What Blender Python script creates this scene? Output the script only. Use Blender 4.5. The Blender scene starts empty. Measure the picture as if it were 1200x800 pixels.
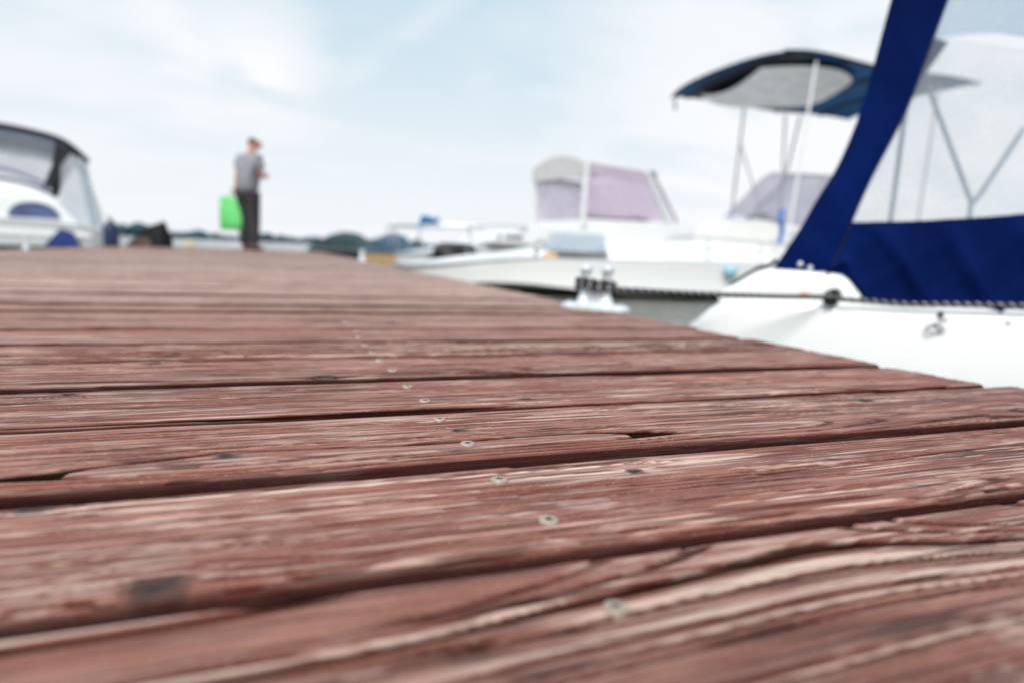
import bpy, bmesh, math, random
import numpy as np
from mathutils import Vector, Matrix
R = math.radians
random.seed(7)
scene = bpy.context.scene
col = scene.collection
WATER = -0.30          # deck top is z = 0, x runs along the boards, y along the dock
YAW = R(20.508); PITCH = R(7.779); ROLL = R(2.369); CAMH = 0.142

# ------------------------------------------------------------------ materials
MATS = {}
def mat(name, c, rough=.5, bdist=.01, metal=0., var=.12, scale=6., bump=.0, bscale=60., trans=0., alpha=1., spec=.5, coat=0., sheen=0., stretch=(1,1,1)):
    if name in MATS: return MATS[name]
    m = bpy.data.materials.new(name); m.use_nodes = True
    nt = m.node_tree; N = nt.nodes; L = nt.links
    p = N['Principled BSDF']
    tc = N.new('ShaderNodeTexCoord'); mp = N.new('ShaderNodeMapping'); mp.inputs['Scale'].default_value = stretch
    L.new(tc.outputs['Object'], mp.inputs[0])
    nz = N.new('ShaderNodeTexNoise'); nz.inputs['Scale'].default_value = scale; nz.inputs['Detail'].default_value = 6
    L.new(mp.outputs[0], nz.inputs['Vector'])
    mr = N.new('ShaderNodeMapRange'); mr.inputs[1].default_value = .3; mr.inputs[2].default_value = .7
    mr.inputs[3].default_value = 1 - var; mr.inputs[4].default_value = 1 + var
    L.new(nz.outputs[0], mr.inputs[0])
    vm = N.new('ShaderNodeVectorMath'); vm.operation = 'SCALE'; vm.inputs[0].default_value = c[:3]
    L.new(mr.outputs[0], vm.inputs['Scale']); L.new(vm.outputs[0], p.inputs['Base Color'])
    p.inputs['Roughness'].default_value = rough; p.inputs['Metallic'].default_value = metal
    p.inputs['Specular IOR Level'].default_value = spec
    p.inputs['Transmission Weight'].default_value = trans; p.inputs['Alpha'].default_value = alpha
    p.inputs['Coat Weight'].default_value = coat; p.inputs['Sheen Weight'].default_value = sheen
    if bump:
        n2 = N.new('ShaderNodeTexNoise'); n2.inputs['Scale'].default_value = bscale; n2.inputs['Detail'].default_value = 5
        L.new(mp.outputs[0], n2.inputs['Vector'])
        b = N.new('ShaderNodeBump'); b.inputs['Strength'].default_value = bump; b.inputs['Distance'].default_value = bdist
        L.new(n2.outputs[0], b.inputs['Height']); L.new(b.outputs[0], p.inputs['Normal'])
    MATS[name] = m
    return m

def film(name, tint, opacity, rough=.15, scale=3.):
    """clear vinyl / tinted glazing: see-through sheet with a milky, slightly uneven haze and a gloss"""
    if name in MATS: return MATS[name]
    m = bpy.data.materials.new(name); m.use_nodes = True
    nt = m.node_tree; N = nt.nodes; L = nt.links
    out = N['Material Output']; p = N['Principled BSDF']
    p.inputs['Base Color'].default_value = (*tint, 1); p.inputs['Roughness'].default_value = rough
    tr = N.new('ShaderNodeBsdfTransparent'); tr.inputs[0].default_value = (*[min(.985, .62 + .42 * t) for t in tint], 1)
    tl = N.new('ShaderNodeBsdfTranslucent'); tl.inputs[0].default_value = (*tint, 1)
    ad = N.new('ShaderNodeMixShader'); ad.inputs[0].default_value = .5
    L.new(p.outputs[0], ad.inputs[1]); L.new(tl.outputs[0], ad.inputs[2])
    mx = N.new('ShaderNodeMixShader')
    tc = N.new('ShaderNodeTexCoord'); nz = N.new('ShaderNodeTexNoise'); nz.inputs['Scale'].default_value = scale; nz.inputs['Detail'].default_value = 4
    L.new(tc.outputs['Object'], nz.inputs['Vector'])
    mr = N.new('ShaderNodeMapRange'); mr.inputs[1].default_value = .3; mr.inputs[2].default_value = .7
    mr.inputs[3].default_value = opacity * .7; mr.inputs[4].default_value = min(1, opacity * 1.3)
    L.new(nz.outputs[0], mr.inputs[0]); L.new(mr.outputs[0], mx.inputs[0])
    L.new(tr.outputs[0], mx.inputs[1]); L.new(ad.outputs[0], mx.inputs[2])
    bp = N.new('ShaderNodeBump'); bp.inputs['Strength'].default_value = .10; bp.inputs['Distance'].default_value = .01
    L.new(nz.outputs[0], bp.inputs['Height']); L.new(bp.outputs[0], p.inputs['Normal'])
    L.new(mx.outputs[0], out.inputs[0])
    MATS[name] = m
    return m

GEL = mat('white_gelcoat', (.88, .88, .87), .28, var=.035, scale=2.5, coat=.3, bump=.02, bscale=8)
CREAM = mat('cream_gelcoat', (.78, .77, .73), .35, var=.04, scale=2.5)
GREYP = mat('grey_plastic', (.30, .31, .33), .5)
BLACK = mat('black_rubber', (.012, .012, .014), .55, var=.3, scale=20)
NAVY = mat('navy_canvas', (.0010, .0078, .062), .85, .09, var=.45, scale=1.8, bump=.35, bscale=5, spec=.05, stretch=(2.2, 1, .8))  # tone noise stands in for the shading of the folds
NAVYD = mat('dark_navy_canvas', (.004, .012, .05), .8, var=.25, scale=6, bump=.3, bscale=20)
GALV = mat('galvanised_steel', (.70, .75, .78), .45, metal=.25, var=.16, scale=40, bump=.15, bscale=150)
STEEL = mat('stainless_steel', (.62, .63, .64), .42, metal=.9, var=.08, scale=20)
ALUW = mat('white_painted_tube', (.78, .78, .78), .4, var=.05)
POLE = mat('grey_tube', (.30, .32, .34), .35, metal=.5)

# ------------------------------------------------------------------ object helpers
def link(name, me, parent=None):
    o = bpy.data.objects.new(name, me); col.objects.link(o)
    if parent: o.parent = parent
    return o
def tag(o, label=None, cat=None, group=None, kind=None):
    if label: o['label'] = label
    if cat: o['category'] = cat
    if group: o['group'] = group
    if kind: o['kind'] = kind
    return o
def thing(name, label, cat, loc, rz=0, group=None):
    o = link(name, None); o.location = loc; o.rotation_euler = (0, 0, rz)
    return tag(o, label, cat, group)
def build(name, bm, m, parent=None, smooth=True, angle=40, bevel=0):
    if bevel:
        es = [e for e in bm.edges if len(e.link_faces) == 2 and e.calc_face_angle(0) > R(35)]
        bmesh.ops.bevel(bm, geom=es, offset=bevel, segments=2, affect='EDGES', profile=.6)
    bmesh.ops.recalc_face_normals(bm, faces=bm.faces[:])
    me = bpy.data.meshes.new(name); bm.to_mesh(me); bm.free()
    me.materials.append(m)
    if smooth:
        me.shade_smooth()
        try: me.set_sharp_from_angle(angle=R(angle))
        except Exception: pass
    return link(name, me, parent)

def box(bm, c, s, rot=None, taper=1.):
    vs = bmesh.ops.create_cube(bm, size=1)['verts']
    for v in vs:
        k = taper if v.co.z > 0 else 1
        v.co = Vector((v.co.x * s[0] * k, v.co.y * s[1] * k, v.co.z * s[2]))
        if rot: v.co = rot @ v.co
        v.co += Vector(c)
    return vs
def spline(pts, n=6):
    P = [Vector(p) for p in pts]; out = []
    for i in range(len(P) - 1):
        a = P[max(i - 1, 0)]; b = P[i]; c = P[i + 1]; d = P[min(i + 2, len(P) - 1)]
        for k in range(n):
            t = k / n
            out.append(.5 * ((2 * b) + (c - a) * t + (2 * a - 5 * b + 4 * c - d) * t * t + (3 * b - a - 3 * c + d) * t ** 3))
    out.append(P[-1]); return out
def tube(bm, pts, r, seg=10, cap=True, flat=1.):
    P = [Vector(p) for p in pts]; rings = []; up = None
    for i, p in enumerate(P):
        t = (P[min(i + 1, len(P) - 1)] - P[max(i - 1, 0)]).normalized()
        if up is None:
            up = Vector((0, 0, 1)) if abs(t.z) < .9 else Vector((1, 0, 0))
        a = t.cross(up).normalized(); b = a.cross(t).normalized(); up = b
        rr = r[i] if isinstance(r, (list, tuple)) else r
        rings.append([bm.verts.new(p + a * math.cos(2 * math.pi * k / seg) * rr + b * math.sin(2 * math.pi * k / seg) * rr * flat) for k in range(seg)])
    for i in range(len(rings) - 1):
        for k in range(seg):
            bm.faces.new((rings[i][k], rings[i][(k + 1) % seg], rings[i + 1][(k + 1) % seg], rings[i + 1][k]))
    if cap:
        bm.faces.new(rings[0][::-1]); bm.faces.new(rings[-1])
def lathe(bm, prof, c=(0, 0, 0), seg=24, M=None):
    rings = []
    for r, z in prof:
        ring = []
        for k in range(seg):
            v = Vector((math.cos(2 * math.pi * k / seg) * r, math.sin(2 * math.pi * k / seg) * r, z))
            if M: v = M @ v
            ring.append(bm.verts.new(v + Vector(c)))
        rings.append(ring)
    for i in range(len(rings) - 1):
        for k in range(seg):
            bm.faces.new((rings[i][k], rings[i][(k + 1) % seg], rings[i + 1][(k + 1) % seg], rings[i + 1][k]))
    bm.faces.new(rings[0][::-1]); bm.faces.new(rings[-1])
def torus(bm, c, R1, r, M=None, seg=28, s2=10):
    pts = []
    rings = []
    for i in range(seg):
        a = 2 * math.pi * i / seg
        ring = []
        for k in range(s2):
            b = 2 * math.pi * k / s2
            v = Vector(((R1 + r * math.cos(b)) * math.cos(a), (R1 + r * math.cos(b)) * math.sin(a), r * math.sin(b)))
            if M: v = M @ v
            ring.append(bm.verts.new(v + Vector(c)))
        rings.append(ring)
    for i in range(seg):
        for k in range(s2):
            bm.faces.new((rings[i][k], rings[(i + 1) % seg][k], rings[(i + 1) % seg][(k + 1) % s2], rings[i][(k + 1) % s2]))
def plate(bm, outline, thick, axis='y', at=0.):
    """closed polygon in the local xz plane, extruded along y from at to at+thick"""
    a = [bm.verts.new((x, at, z)) for x, z in outline]; b = [bm.verts.new((x, at + thick, z)) for x, z in outline]
    bm.faces.new(a); bm.faces.new(b[::-1]); n = len(a)
    for i in range(n): bm.faces.new((a[i], b[i], b[(i + 1) % n], a[(i + 1) % n]))
def sheet(bm, rows, thick=0., wob=0., seed=0, closed=True):
    """grid of points (list of rows); gives a cloth-like sheet with an optional fold wobble"""
    rnd = random.Random(seed)
    G = [[bm.verts.new(Vector(p)) for p in row] for row in rows]
    fs = []
    for i in range(len(G) - 1):
        for j in range(len(G[0]) - 1):
            fs.append(bm.faces.new((G[i][j], G[i][j + 1], G[i + 1][j + 1], G[i + 1][j])))
    if thick:
        bmesh.ops.recalc_face_normals(bm, faces=fs)
        bmesh.ops.solidify(bm, geom=fs, thickness=thick)
def lerp(a, b, t): return a + (b - a) * t
def sst(x, a, b):
    t = min(1, max(0, (x - a) / (b - a))); return t * t * (3 - 2 * t)

# ------------------------------------------------------------------ numpy noise
def nz2(x, y, seed=0):
    x = np.asarray(x, float) + seed * 17.13; y = np.asarray(y, float) + seed * 7.77
    xi = np.floor(x).astype(np.int64); yi = np.floor(y).astype(np.int64)
    xf = x - xi; yf = y - yi
    def g(ix, iy, dx, dy):
        h = (ix * 374761393 + iy * 668265263 + seed * 974711) & 0x7fffffff
        h = ((h ^ (h >> 13)) * 1274126177) & 0x7fffffff
        a = (h ^ (h >> 16)) % 3600 / 3600. * 2 * np.pi
        return np.cos(a) * dx + np.sin(a) * dy
    u = xf * xf * xf * (xf * (xf * 6 - 15) + 10); v = yf * yf * yf * (yf * (yf * 6 - 15) + 10)
    a = g(xi, yi, xf, yf); b = g(xi + 1, yi, xf - 1, yf); c = g(xi, yi + 1, xf, yf - 1); d = g(xi + 1, yi + 1, xf - 1, yf - 1)
    return (a + (b - a) * u + (c - a) * v + (a - b - c + d) * u * v) * 1.5
def h1(n, seed):
    h = (n.astype(np.int64) * 2654435761 + seed * 40503) & 0x7fffffff
    h = ((h ^ (h >> 15)) * 2246822519) & 0x7fffffff
    return ((h ^ (h >> 13)) % 10007) / 10007.
def ss(x, a, b):
    t = np.clip((x - a) / (b - a), 0, 1); return t * t * (3 - 2 * t)

# ------------------------------------------------------------------ the dock
PIT = 0.14475; B0 = 1.8075 * PIT           # board pitch, near edge of board 0
XL, XR = -1.92, 0.845
KNOTS = {0: [(-.048, .016, .011)], 1: [], -1: [(.40, .10, .008)], }
def knots_for(k, w):
    fixed = {0: [(-.118, .117, .0065), (.2313, .094, .0045), (-.045, .010, .009)],
             1: [(-.028, .046, .006), (.1396, .073, .005), (.60, .10, .007), (.668, .010, .006)],
             -1: [(.52, .11, .008)], 2: [(-.1715, .123, .0045), (.2369, .028, .007)], 3: [(-.1256, .118, .009), (.0532, .012, .008), (.45, .06, .006)]}
    if k in fixed: ks = list(fixed[k])
    else: ks = []
    rnd = random.Random(k * 31 + 5)
    for i in range(rnd.randint(1, 4)):
        u = rnd.uniform(XL, XR)
        if k in fixed and -.5 < u: continue
        ks.append((u, rnd.uniform(.015, w - .015), rnd.uniform(.004, .009)))
    return ks
def board(k):
    rnd = random.Random(k * 977 + 13)
    b0 = B0 + k * PIT
    gap = {0: .0195, 1: .007, 2: .008, 3: .0125, 4: .010, 5: .011, 6: .009, 7: .012}.get(k, rnd.uniform(.009, .013) if k < 10 else rnd.uniform(.004, .007))
    cf = {0: .9, 1: 1.15, 2: 1.1, -1: .8}.get(k, rnd.uniform(.6, 1.2)); pf = {0: 1.0, 1: .75, 2: 1., -1: .9}.get(k, rnd.uniform(.5, 1.3))
    y0 = b0 + gap * .75; w = PIT - gap * .75 - .0012
    xr = XR + {1: .05, 2: .012, 3: .003, 4: .007, 5: -.012}.get(k, rnd.uniform(-.012, .012)); xl = XL + rnd.uniform(-.012, .012)
    bc = b0 + .07
    if -1 <= k <= 1: du, dv = .0013, .0008
    elif 2 <= k <= 4: du, dv = .0012, .0008
    elif k <= 8 and k > 0: du, dv = .002, .0016
    elif k <= 18 and k > 0: du, dv = .004, .003
    else: du, dv = .012, .007
    vis0 = max(xl, -.345 * bc - .14)
    fine = np.arange(vis0, xr, du)
    if k < -1: fine = np.arange(xl, xr, .012)
    coarse = np.arange(xl, vis0, max(.006, du)) if k >= -1 else np.array([])
    U = np.concatenate([coarse, fine, [xr - .0012, xr]]) if k >= -1 else np.concatenate([fine, [xr - .0012, xr]])
    U = np.unique(np.round(U, 5))
    # profile: (v, z) up the near side, round over, across, round over, down the far side
    Rr = .0095 if k == 0 else (.005 if k == 1 else .004)
    nA = 7 if dv < .002 else 4
    th = .027
    prof = [(0, -th), (0, -.018), (0, -.010), (0, -Rr - .0015)]
    for i in range(nA + 1):
        a = i / nA * math.pi / 2; prof.append((Rr - Rr * math.cos(a), -Rr + Rr * math.sin(a)))
    nv = int((w - 2 * Rr) / dv)
    for i in range(1, nv): prof.append((Rr + (w - 2 * Rr) * i / nv, 0))
    for i in range(nA + 1):
        a = i / nA * math.pi / 2; prof.append((w - Rr + Rr * math.sin(a), -Rr + Rr * math.cos(a)))
    prof += [(w, -Rr - .0015), (w, -.010), (w, -.018), (w, -th)]
    V = np.array([p[0] for p in prof]); Z = np.array([p[1] for p in prof])
    uu, vv = np.meshgrid(U, V, indexing='ij'); zz = np.broadcast_to(Z, uu.shape).copy()
    s = (k * 7919 + 101) % 9973
    # ---- growth rings of a sawn board
    vc = w / 2 + rnd.uniform(-.55, .55) * w + .012 * nz2(uu * .9, 0 * uu + 3.3, s)
    zc = rnd.uniform(.004, .035) + {-1: .045, 1: .03}.get(k, .016) * nz2(uu * 1.2, 0 * uu + 9.1, s + 1) + {-1: .012, 1: .010}.get(k, .004) * nz2(uu * 4.1, 0 * uu + 2.1, s + 2)
    vw = vv + .0012 * nz2(uu * 7, vv * 25, s + 3) + .0035 * nz2(uu * 2.2, vv * 9, s + 4)
    knot = np.zeros_like(uu); khole = np.zeros_like(uu)
    for (ku, kv, kr) in knots_for(k, w):
        dx = uu - ku; dy = vv - kv
        e = np.exp(-(dx / (kr * 4.5)) ** 2 - (dy / (kr * 2.6)) ** 2)
        vw = vw - dy * e * 1.15 + kr * .5 * np.sign(dy) * e * (1 - np.exp(-(dy / kr) ** 2))
        rr = np.sqrt((dx / (kr * 1.5)) ** 2 + (dy / kr) ** 2) + .18 * nz2(dx / kr * 1.1, dy / kr * 1.1, s + 9)
        knot = np.maximum(knot, (1 - ss(rr, .85, 1.2)) * (.86 + .14 * np.sin(rr * 13))); khole = np.maximum(khole, (1 - ss(rr, .25, .8)) * (.4 + .6 * rnd.random()))
    r = np.sqrt((vw - vc) ** 2 + (zc - zz) ** 2)
    sp = {-1: .0095, 0: .0062, 1: .0052}.get(k, rnd.uniform(.0045, .0065))
    ph = r / sp + 1.3 * nz2(r * 55, 0 * r + .7, s + 5) + .06 * nz2(uu * 8, vv * 70, s + 24) + .5
    n = np.floor(ph); f = ph - n
    late = ss(f, .40, .80) * (1 - ss(f, .88, 1.0))
    res = float(np.clip(1.2 - dv / .005, .0, 1))     # fade ring detail on the coarse far boards
    hs = h1(n, s); along = nz2(uu * 1.7, n * 7.3, s + 6) + .06 * nz2(uu * 9, n * 3.1, s + 25)
    cs = ss(hs, .62 - .42 * cf, .95 - .35 * cf) * ss(along, -.18, -.02) * min(1., cf)
    c0 = .78 - .34 * h1(n, s + 3) ** 1.2 * cs
    crack = ss(f, c0 - .06, c0) * (1 - ss(f, .90, 1.0)) * (.55 + .45 * cs)
    # short checks
    ck = nz2(uu * 6, vv * 300, s + 7); ckm = ss(nz2(uu * 2.3, vv * 22, s + 8), .08, .25)
    crack = np.maximum(crack, .8 * ss(ck, .44, .56) * ckm * res)
    # worn, pale crests along single rings, and worn blotches
    h2 = h1(n, s + 11)
    wl = nz2(uu * 2.2, n * 3.7, s + 12) + .14 * nz2(uu * 16, vv * 90, s + 26)
    wide = .16 + (.22 if k != -1 else .35) * h1(n, s + 27)
    pale = ss(h2, .32, .50) * ss(wl, .02, .16) * ss(f, c0 - wide - .05, c0 - wide + .03) * (1 - ss(f, c0 - .10, c0 - .04))
    bl = nz2(uu * 6, vv * 34, s + 13) + .6 * nz2(uu * 26, vv * 120, s + 14) + .4 * nz2(uu * 80, vv * 260, s + 28)
    pale = np.maximum(pale, .40 * ss(bl, .36, .85))
    fine = nz2(uu * 8, vv * 300, s + 15)
    pale = np.maximum(pale, .7 * ss(fine, .24, .40) * ss(nz2(uu * 2.3, vv * 16, s + 16), .0, .25)) if dv < .004 else np.maximum(pale, .8 * ss(nz2(uu * 2.5, vv * 60, s + 15), -.2, .2))  # coarse boards: broader paling, partly sky sheen put into the colour
    pale *= (1 - knot) * min(1.15, pf) * (.6 + .4 * ss(nz2(uu * 2.1, vv * 10, s + 31), -.3, .2))
    crack *= (1 - knot * .6)
    side = ss(-zz, .0003, .0020 if k != 0 else .0060) * (vv < w / 2) + .55 * ss(-zz, .002, .007) * (vv >= w / 2)  # shade of the gap faces, painted as a dark mask
    if k > 5: side = np.maximum(side, (.85 if k < 10 else .45) * (1 - ss(vv, .001, .007)))  # gap shade carried onto the near top edge of distant boards
    if k > 4: pale = np.maximum(pale, min(1., (k - 4) / 9) * (.46 + .25 * nz2(uu * 1.7, vv * 30, s + 40) + .3 * ss(nz2(uu * 5, vv * 70, s + 41), .0, .3)))  # paler with distance: grazing sky sheen painted into the colour
    pale *= (1 - side)
    broad = .5 + .5 * nz2(uu * 1.1, vv * 10, s + 17) + .25 * nz2(uu * 4, vv * 50, s + 18)
    # ---- relief
    top = 1 - ss(-zz, .001, .008)
    dz = -.0030 * crack * top - .0009 * (1 - late) * top * res - .0022 * ss(khole, 0, .8) * top + .0004 * knot * top
    dz += .00035 * nz2(uu * 9, vv * 45, s + 19) * top + .0012 * nz2(uu * 1.4, vv * 22, s + 20) * top
    if res < .3: dz *= .4
    edge_n = .0008 * nz2(uu * 4, 0 * uu, s + 21) + .0002 * nz2(uu * 30, 0 * uu, s + 22)
    vv2 = vv + edge_n * (1 - ss(vv, 0, .02)) - .0008 * nz2(uu * 9, 0 * uu, s + 23) * ss(vv, w - .02, w)
    # ends are worn round
    de = np.minimum(xr - uu, uu - xl); dz -= .004 * (1 - ss(de, 0, .006)) * top
    z0 = {-1: .0004, 0: -.0008, 1: .0006, 2: -.0006, 3: .0012, 4: 0., 5: .0006}.get(k, rnd.uniform(-.0012, .0012)); tilt = {0: -.006, 1: -.012, -1: -.004, 2: -.014, 3: -.010, 4: -.012}.get(k, rnd.uniform(-.017, -.006)); skew = rnd.uniform(-.0012, .0012)
    X = uu; Y = y0 + vv2 + skew * uu
    Zf = zz + dz + z0 + tilt * (vv - w / 2)
    co = np.stack([X, Y, Zf], -1).reshape(-1, 3).astype(np.float32)
    tone = rnd.random()
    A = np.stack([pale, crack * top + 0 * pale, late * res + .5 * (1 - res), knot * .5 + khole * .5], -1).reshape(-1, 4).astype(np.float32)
    Bt = np.stack([broad, np.full_like(broad, tone), side, np.full_like(broad, 1.)], -1).reshape(-1, 4).astype(np.float32)
    nu, nvv = uu.shape
    idx = np.arange(nu * nvv).reshape(nu, nvv)
    q = np.stack([idx[:-1, :-1], idx[1:, :-1], idx[1:, 1:], idx[:-1, 1:]], -1).reshape(-1, 4)
    bot = np.stack([idx[:-1, -1], idx[1:, -1], idx[1:, 0], idx[:-1, 0]], -1).reshape(-1, 4)
    return co, A, Bt, np.concatenate([q, bot]), [idx[0, :].tolist(), idx[-1, ::-1].tolist()]

def wood_material():
    m = bpy.data.materials.new('weathered_stained_wood'); m.use_nodes = True
    nt = m.node_tree; N = nt.nodes; L = nt.links; p = N['Principled BSDF']
    a = N.new('ShaderNodeAttribute'); a.attribute_name = 'wa'; b = N.new('ShaderNodeAttribute'); b.attribute_name = 'wb'
    sa = N.new('ShaderNodeSeparateColor'); L.new(a.outputs['Color'], sa.inputs[0])
    sb = N.new('ShaderNodeSeparateColor'); L.new(b.outputs['Color'], sb.inputs[0])
    tc = N.new('ShaderNodeTexCoord')
    def noise(scale, stretch, det=5, rough=.6):
        mp = N.new('ShaderNodeMapping'); mp.inputs['Scale'].default_value = stretch; L.new(tc.outputs['Object'], mp.inputs[0])
        n = N.new('ShaderNodeTexNoise'); n.inputs['Scale'].default_value = scale; n.inputs['Detail'].default_value = det; n.inputs['Roughness'].default_value = rough
        L.new(mp.outputs[0], n.inputs['Vector']); return n.outputs[0]
    def mr(x, a0, a1, b0, b1):
        n = N.new('ShaderNodeMapRange'); n.inputs[1].default_value = a0; n.inputs[2].default_value = a1; n.inputs[3].default_value = b0; n.inputs[4].default_value = b1
        L.new(x, n.inputs[0]); return n.outputs[0]
    def mix(fac, c1, c2):
        n = N.new('ShaderNodeMix'); n.data_type = 'RGBA'
        if isinstance(fac, float): n.inputs[0].default_value = fac
        else: L.new(fac, n.inputs[0])
        for i, c in ((6, c1), (7, c2)):
            if isinstance(c, tuple): n.inputs[i].default_value = (*c, 1)
            else: L.new(c, n.inputs[i])
        return n.outputs[2]
    def mul(x, y):
        n = N.new('ShaderNodeMath'); n.operation = 'MULTIPLY'; L.new(x, n.inputs[0])
        if isinstance(y, float): n.inputs[1].default_value = y
        else: L.new(y, n.inputs[1])
        n.use_clamp = True
        return n.outputs[0]
    fib = noise(1., (30, 800, 300)); blot = noise(1., (9, 40, 20), 6); speck = noise(1., (420, 700, 500), 3)
    c = mix(mr(sb.outputs[0], .15, .85, 0, 1), (.088, .020, .013), (.268, .072, .045))
    c = mix(mr(sb.outputs[1], 0, 1, 0, .45), c, (.215, .050, .034))
    c = mix(mr(sa.outputs[2], 0, 1, .30, 0), c, (.38, .17, .115))            # soft early wood is lighter
    c = mix(mr(blot, .50, .62, 0, .40), c, (.42, .20, .15))
    c = mix(mr(blot, .5, .25, 0, .4), c, (.075, .024, .020))
    pal = mul(sa.outputs[0], mr(fib, .30, .5, .45, 1.))
    c = mix(mul(pal, .9), c, (.80, .60, .50))  # worn grain, plus the painted sky sheen of the far boards
    c = mix(mr(speck, .61, .66, 0, .35), c, (.62, .46, .38))
    c = mix(mr(fib, .47, .34, 0, .5), c, (.045, .014, .010))
    st_a = noise(1., (7, 240, 120), 5, .55); st_b = noise(1.3, (5, 190, 120), 4, .55); st_m = noise(1., (3, 22, 20), 2)
    c = mix(mul(mr(st_a, .54, .59, 0, .52), mr(st_m, .40, .60, .25, 1)), c, (.60, .42, .35))
    c = mix(mul(mr(st_b, .432, .402, 0, .75), mr(st_m, .62, .42, .5, 1)), c, (.040, .012, .009))
    c = mix(mul(sa.outputs[1], .97), c, (.008, .003, .002))
    c = mix(mul(a.outputs['Alpha'], 1.5), c, (.018, .013, .011))
    c = mix(mul(sb.outputs[2], .9), c, (.022, .009, .010))  # painted gap shade on board sides and edges
    L.new(c, p.inputs['Base Color'])
    rg = mr(speck, .3, .7, .36, .60); L.new(rg, p.inputs['Roughness'])
    p.inputs['Specular IOR Level'].default_value = .34
    mxs = N.new('ShaderNodeMath'); mxs.operation = 'MAXIMUM'; L.new(sa.outputs[1], mxs.inputs[0]); L.new(sb.outputs[2], mxs.inputs[1])
    L.new(mr(mxs.outputs[0], 0, .7, .36, .0), p.inputs['Specular IOR Level'])
    hg0 = N.new('ShaderNodeMath'); hg0.operation = 'ADD'; L.new(mr(st_b, .36, .46, 0, 1.5), hg0.inputs[0]); L.new(fib, hg0.inputs[1])
    hgt = N.new('ShaderNodeMath'); hgt.operation = 'ADD'; L.new(hg0.outputs[0], hgt.inputs[0]); L.new(mul(speck, .6), hgt.inputs[1])
    bp = N.new('ShaderNodeBump'); bp.inputs['Strength'].default_value = .55; bp.inputs['Distance'].default_value = .0007
    L.new(hgt.outputs[0], bp.inputs['Height']); L.new(bp.outputs[0], p.inputs['Normal'])
    return m

dock = thing('wooden_dock', 'long dock of weathered red-brown boards with pale worn grain', 'dock', (0, 0, 0))
KLAST = 80
cos_, As, Bs, Fs, caps = [], [], [], [], []
base = 0
for k in range(-8, KLAST):
    co, A, Bt, F, cp = board(k)
    cos_.append(co); As.append(A); Bs.append(Bt); Fs.append(F + base)
    caps += [[i + base for i in c] for c in cp]
    base += len(co)
co = np.concatenate(cos_); A = np.concatenate(As); Bt = np.concatenate(Bs); F = np.concatenate(Fs)
me = bpy.data.meshes.new('decking')
nq = len(F); capn = [len(c) for c in caps]
me.vertices.add(len(co)); me.vertices.foreach_set('co', co.ravel())
loops = np.concatenate([F.ravel(), np.array([i for c in caps for i in c])]).astype(np.int32)
me.loops.add(len(loops)); me.loops.foreach_set('vertex_index', loops)
starts = np.concatenate([np.arange(nq) * 4, nq * 4 + np.cumsum([0] + capn[:-1])]).astype(np.int32)
me.polygons.add(nq + len(caps)); me.polygons.foreach_set('loop_start', starts)
me.polygons.foreach_set('use_smooth', np.concatenate([np.ones(nq), np.zeros(len(caps))]).astype(bool))
me.update(calc_edges=True)
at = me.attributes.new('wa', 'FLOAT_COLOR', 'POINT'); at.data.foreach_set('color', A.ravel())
at = me.attributes.new('wb', 'FLOAT_COLOR', 'POINT'); at.data.foreach_set('color', Bt.ravel())
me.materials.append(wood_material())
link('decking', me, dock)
def surf_z(x, y):
    m = (np.abs(co[:, 0] - x) < .006) & (np.abs(co[:, 1] - y) < .006)
    return float(co[m, 2].max()) if m.any() else 0.
DARKW = mat('dark_tarred_timber', (.035, .022, .018), .8, var=.3, scale=8, bump=.4, bscale=40, stretch=(1, 6, 6))
y0, y1 = B0 - 8 * PIT, B0 + KLAST * PIT
for x in (-1.80, -1.3, -.58, .135, .74):
    bm = bmesh.new(); box(bm, (x, (y0 + y1) / 2, -.029 - .05), (.05, y1 - y0 - .02, .10)); build('joist', bm, DARKW, dock, False)
bm = bmesh.new(); box(bm, ((XL + XR) / 2, (y0 + y1) / 2, -.215), (XR - XL - .12, y1 - y0 - .1, .165)); build('float', bm, mat('black_float', (.02, .02, .021), .7), dock, False)

# screws down the joist line
SCR = mat('screw_steel', (.44, .34, .28), .45, metal=.4, var=.25, scale=300)
SLOT = mat('screw_recess', (.012, .010, .009), .7)
def screw_mesh():
    bm = bmesh.new(); s = .0046
    seg = 24
    prof = [(0.0046, -.003), (.0046, .0000), (.00435, .0006), (.0036, .0009), (.0017, .00085), (.0013, .0003), (.0010, -.001)]
    lathe(bm, prof, seg=seg)
    return bm
sbm = screw_mesh(); s0 = build('screw', sbm, SCR, dock)
rb = bmesh.new()
for a in (0, 90):
    M = Matrix.Rotation(R(a + 20), 3, 'Z'); box(rb, (0, 0, .00030), (.0036, .0008, .0013), M)
SCRX = 1
r0 = build('recess', rb, SLOT, s0, False)
SY = {-1: [(.1321, .2186)], 0: [(.1399, .3062), (.1353, .3745)], 1: [(.1359, .4477), (.1333, .5233)], 2: [(.1366, .5932), (.134, .664)], 3: [(.1322, .7432), (.1284, .8136)]}
first = True; cnt = 0
for k in range(-1, 7):
    rnd = random.Random(k + 400)
    pts = SY.get(k) or [(.133 + rnd.uniform(-.004, .004), B0 + (k + .3) * PIT + rnd.uniform(-.004, .004)), (.133 + rnd.uniform(-.004, .004), B0 + (k + .8) * PIT + rnd.uniform(-.004, .004))]
    for (x, y) in pts:
        if first: o, rc = s0, r0; first = False
        else:
            o = s0.copy(); col.objects.link(o); o.parent = dock
            rc = r0.copy(); col.objects.link(rc); rc.parent = o
        o.location = (x, y, surf_z(x, y) + .0003); o.rotation_euler = (R(rnd.uniform(-4, 4)), R(rnd.uniform(-4, 4)), rnd.uniform(0, 3)); cnt += 1
        o.scale = (1.15 + .1 * rnd.random(),) * 3

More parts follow.
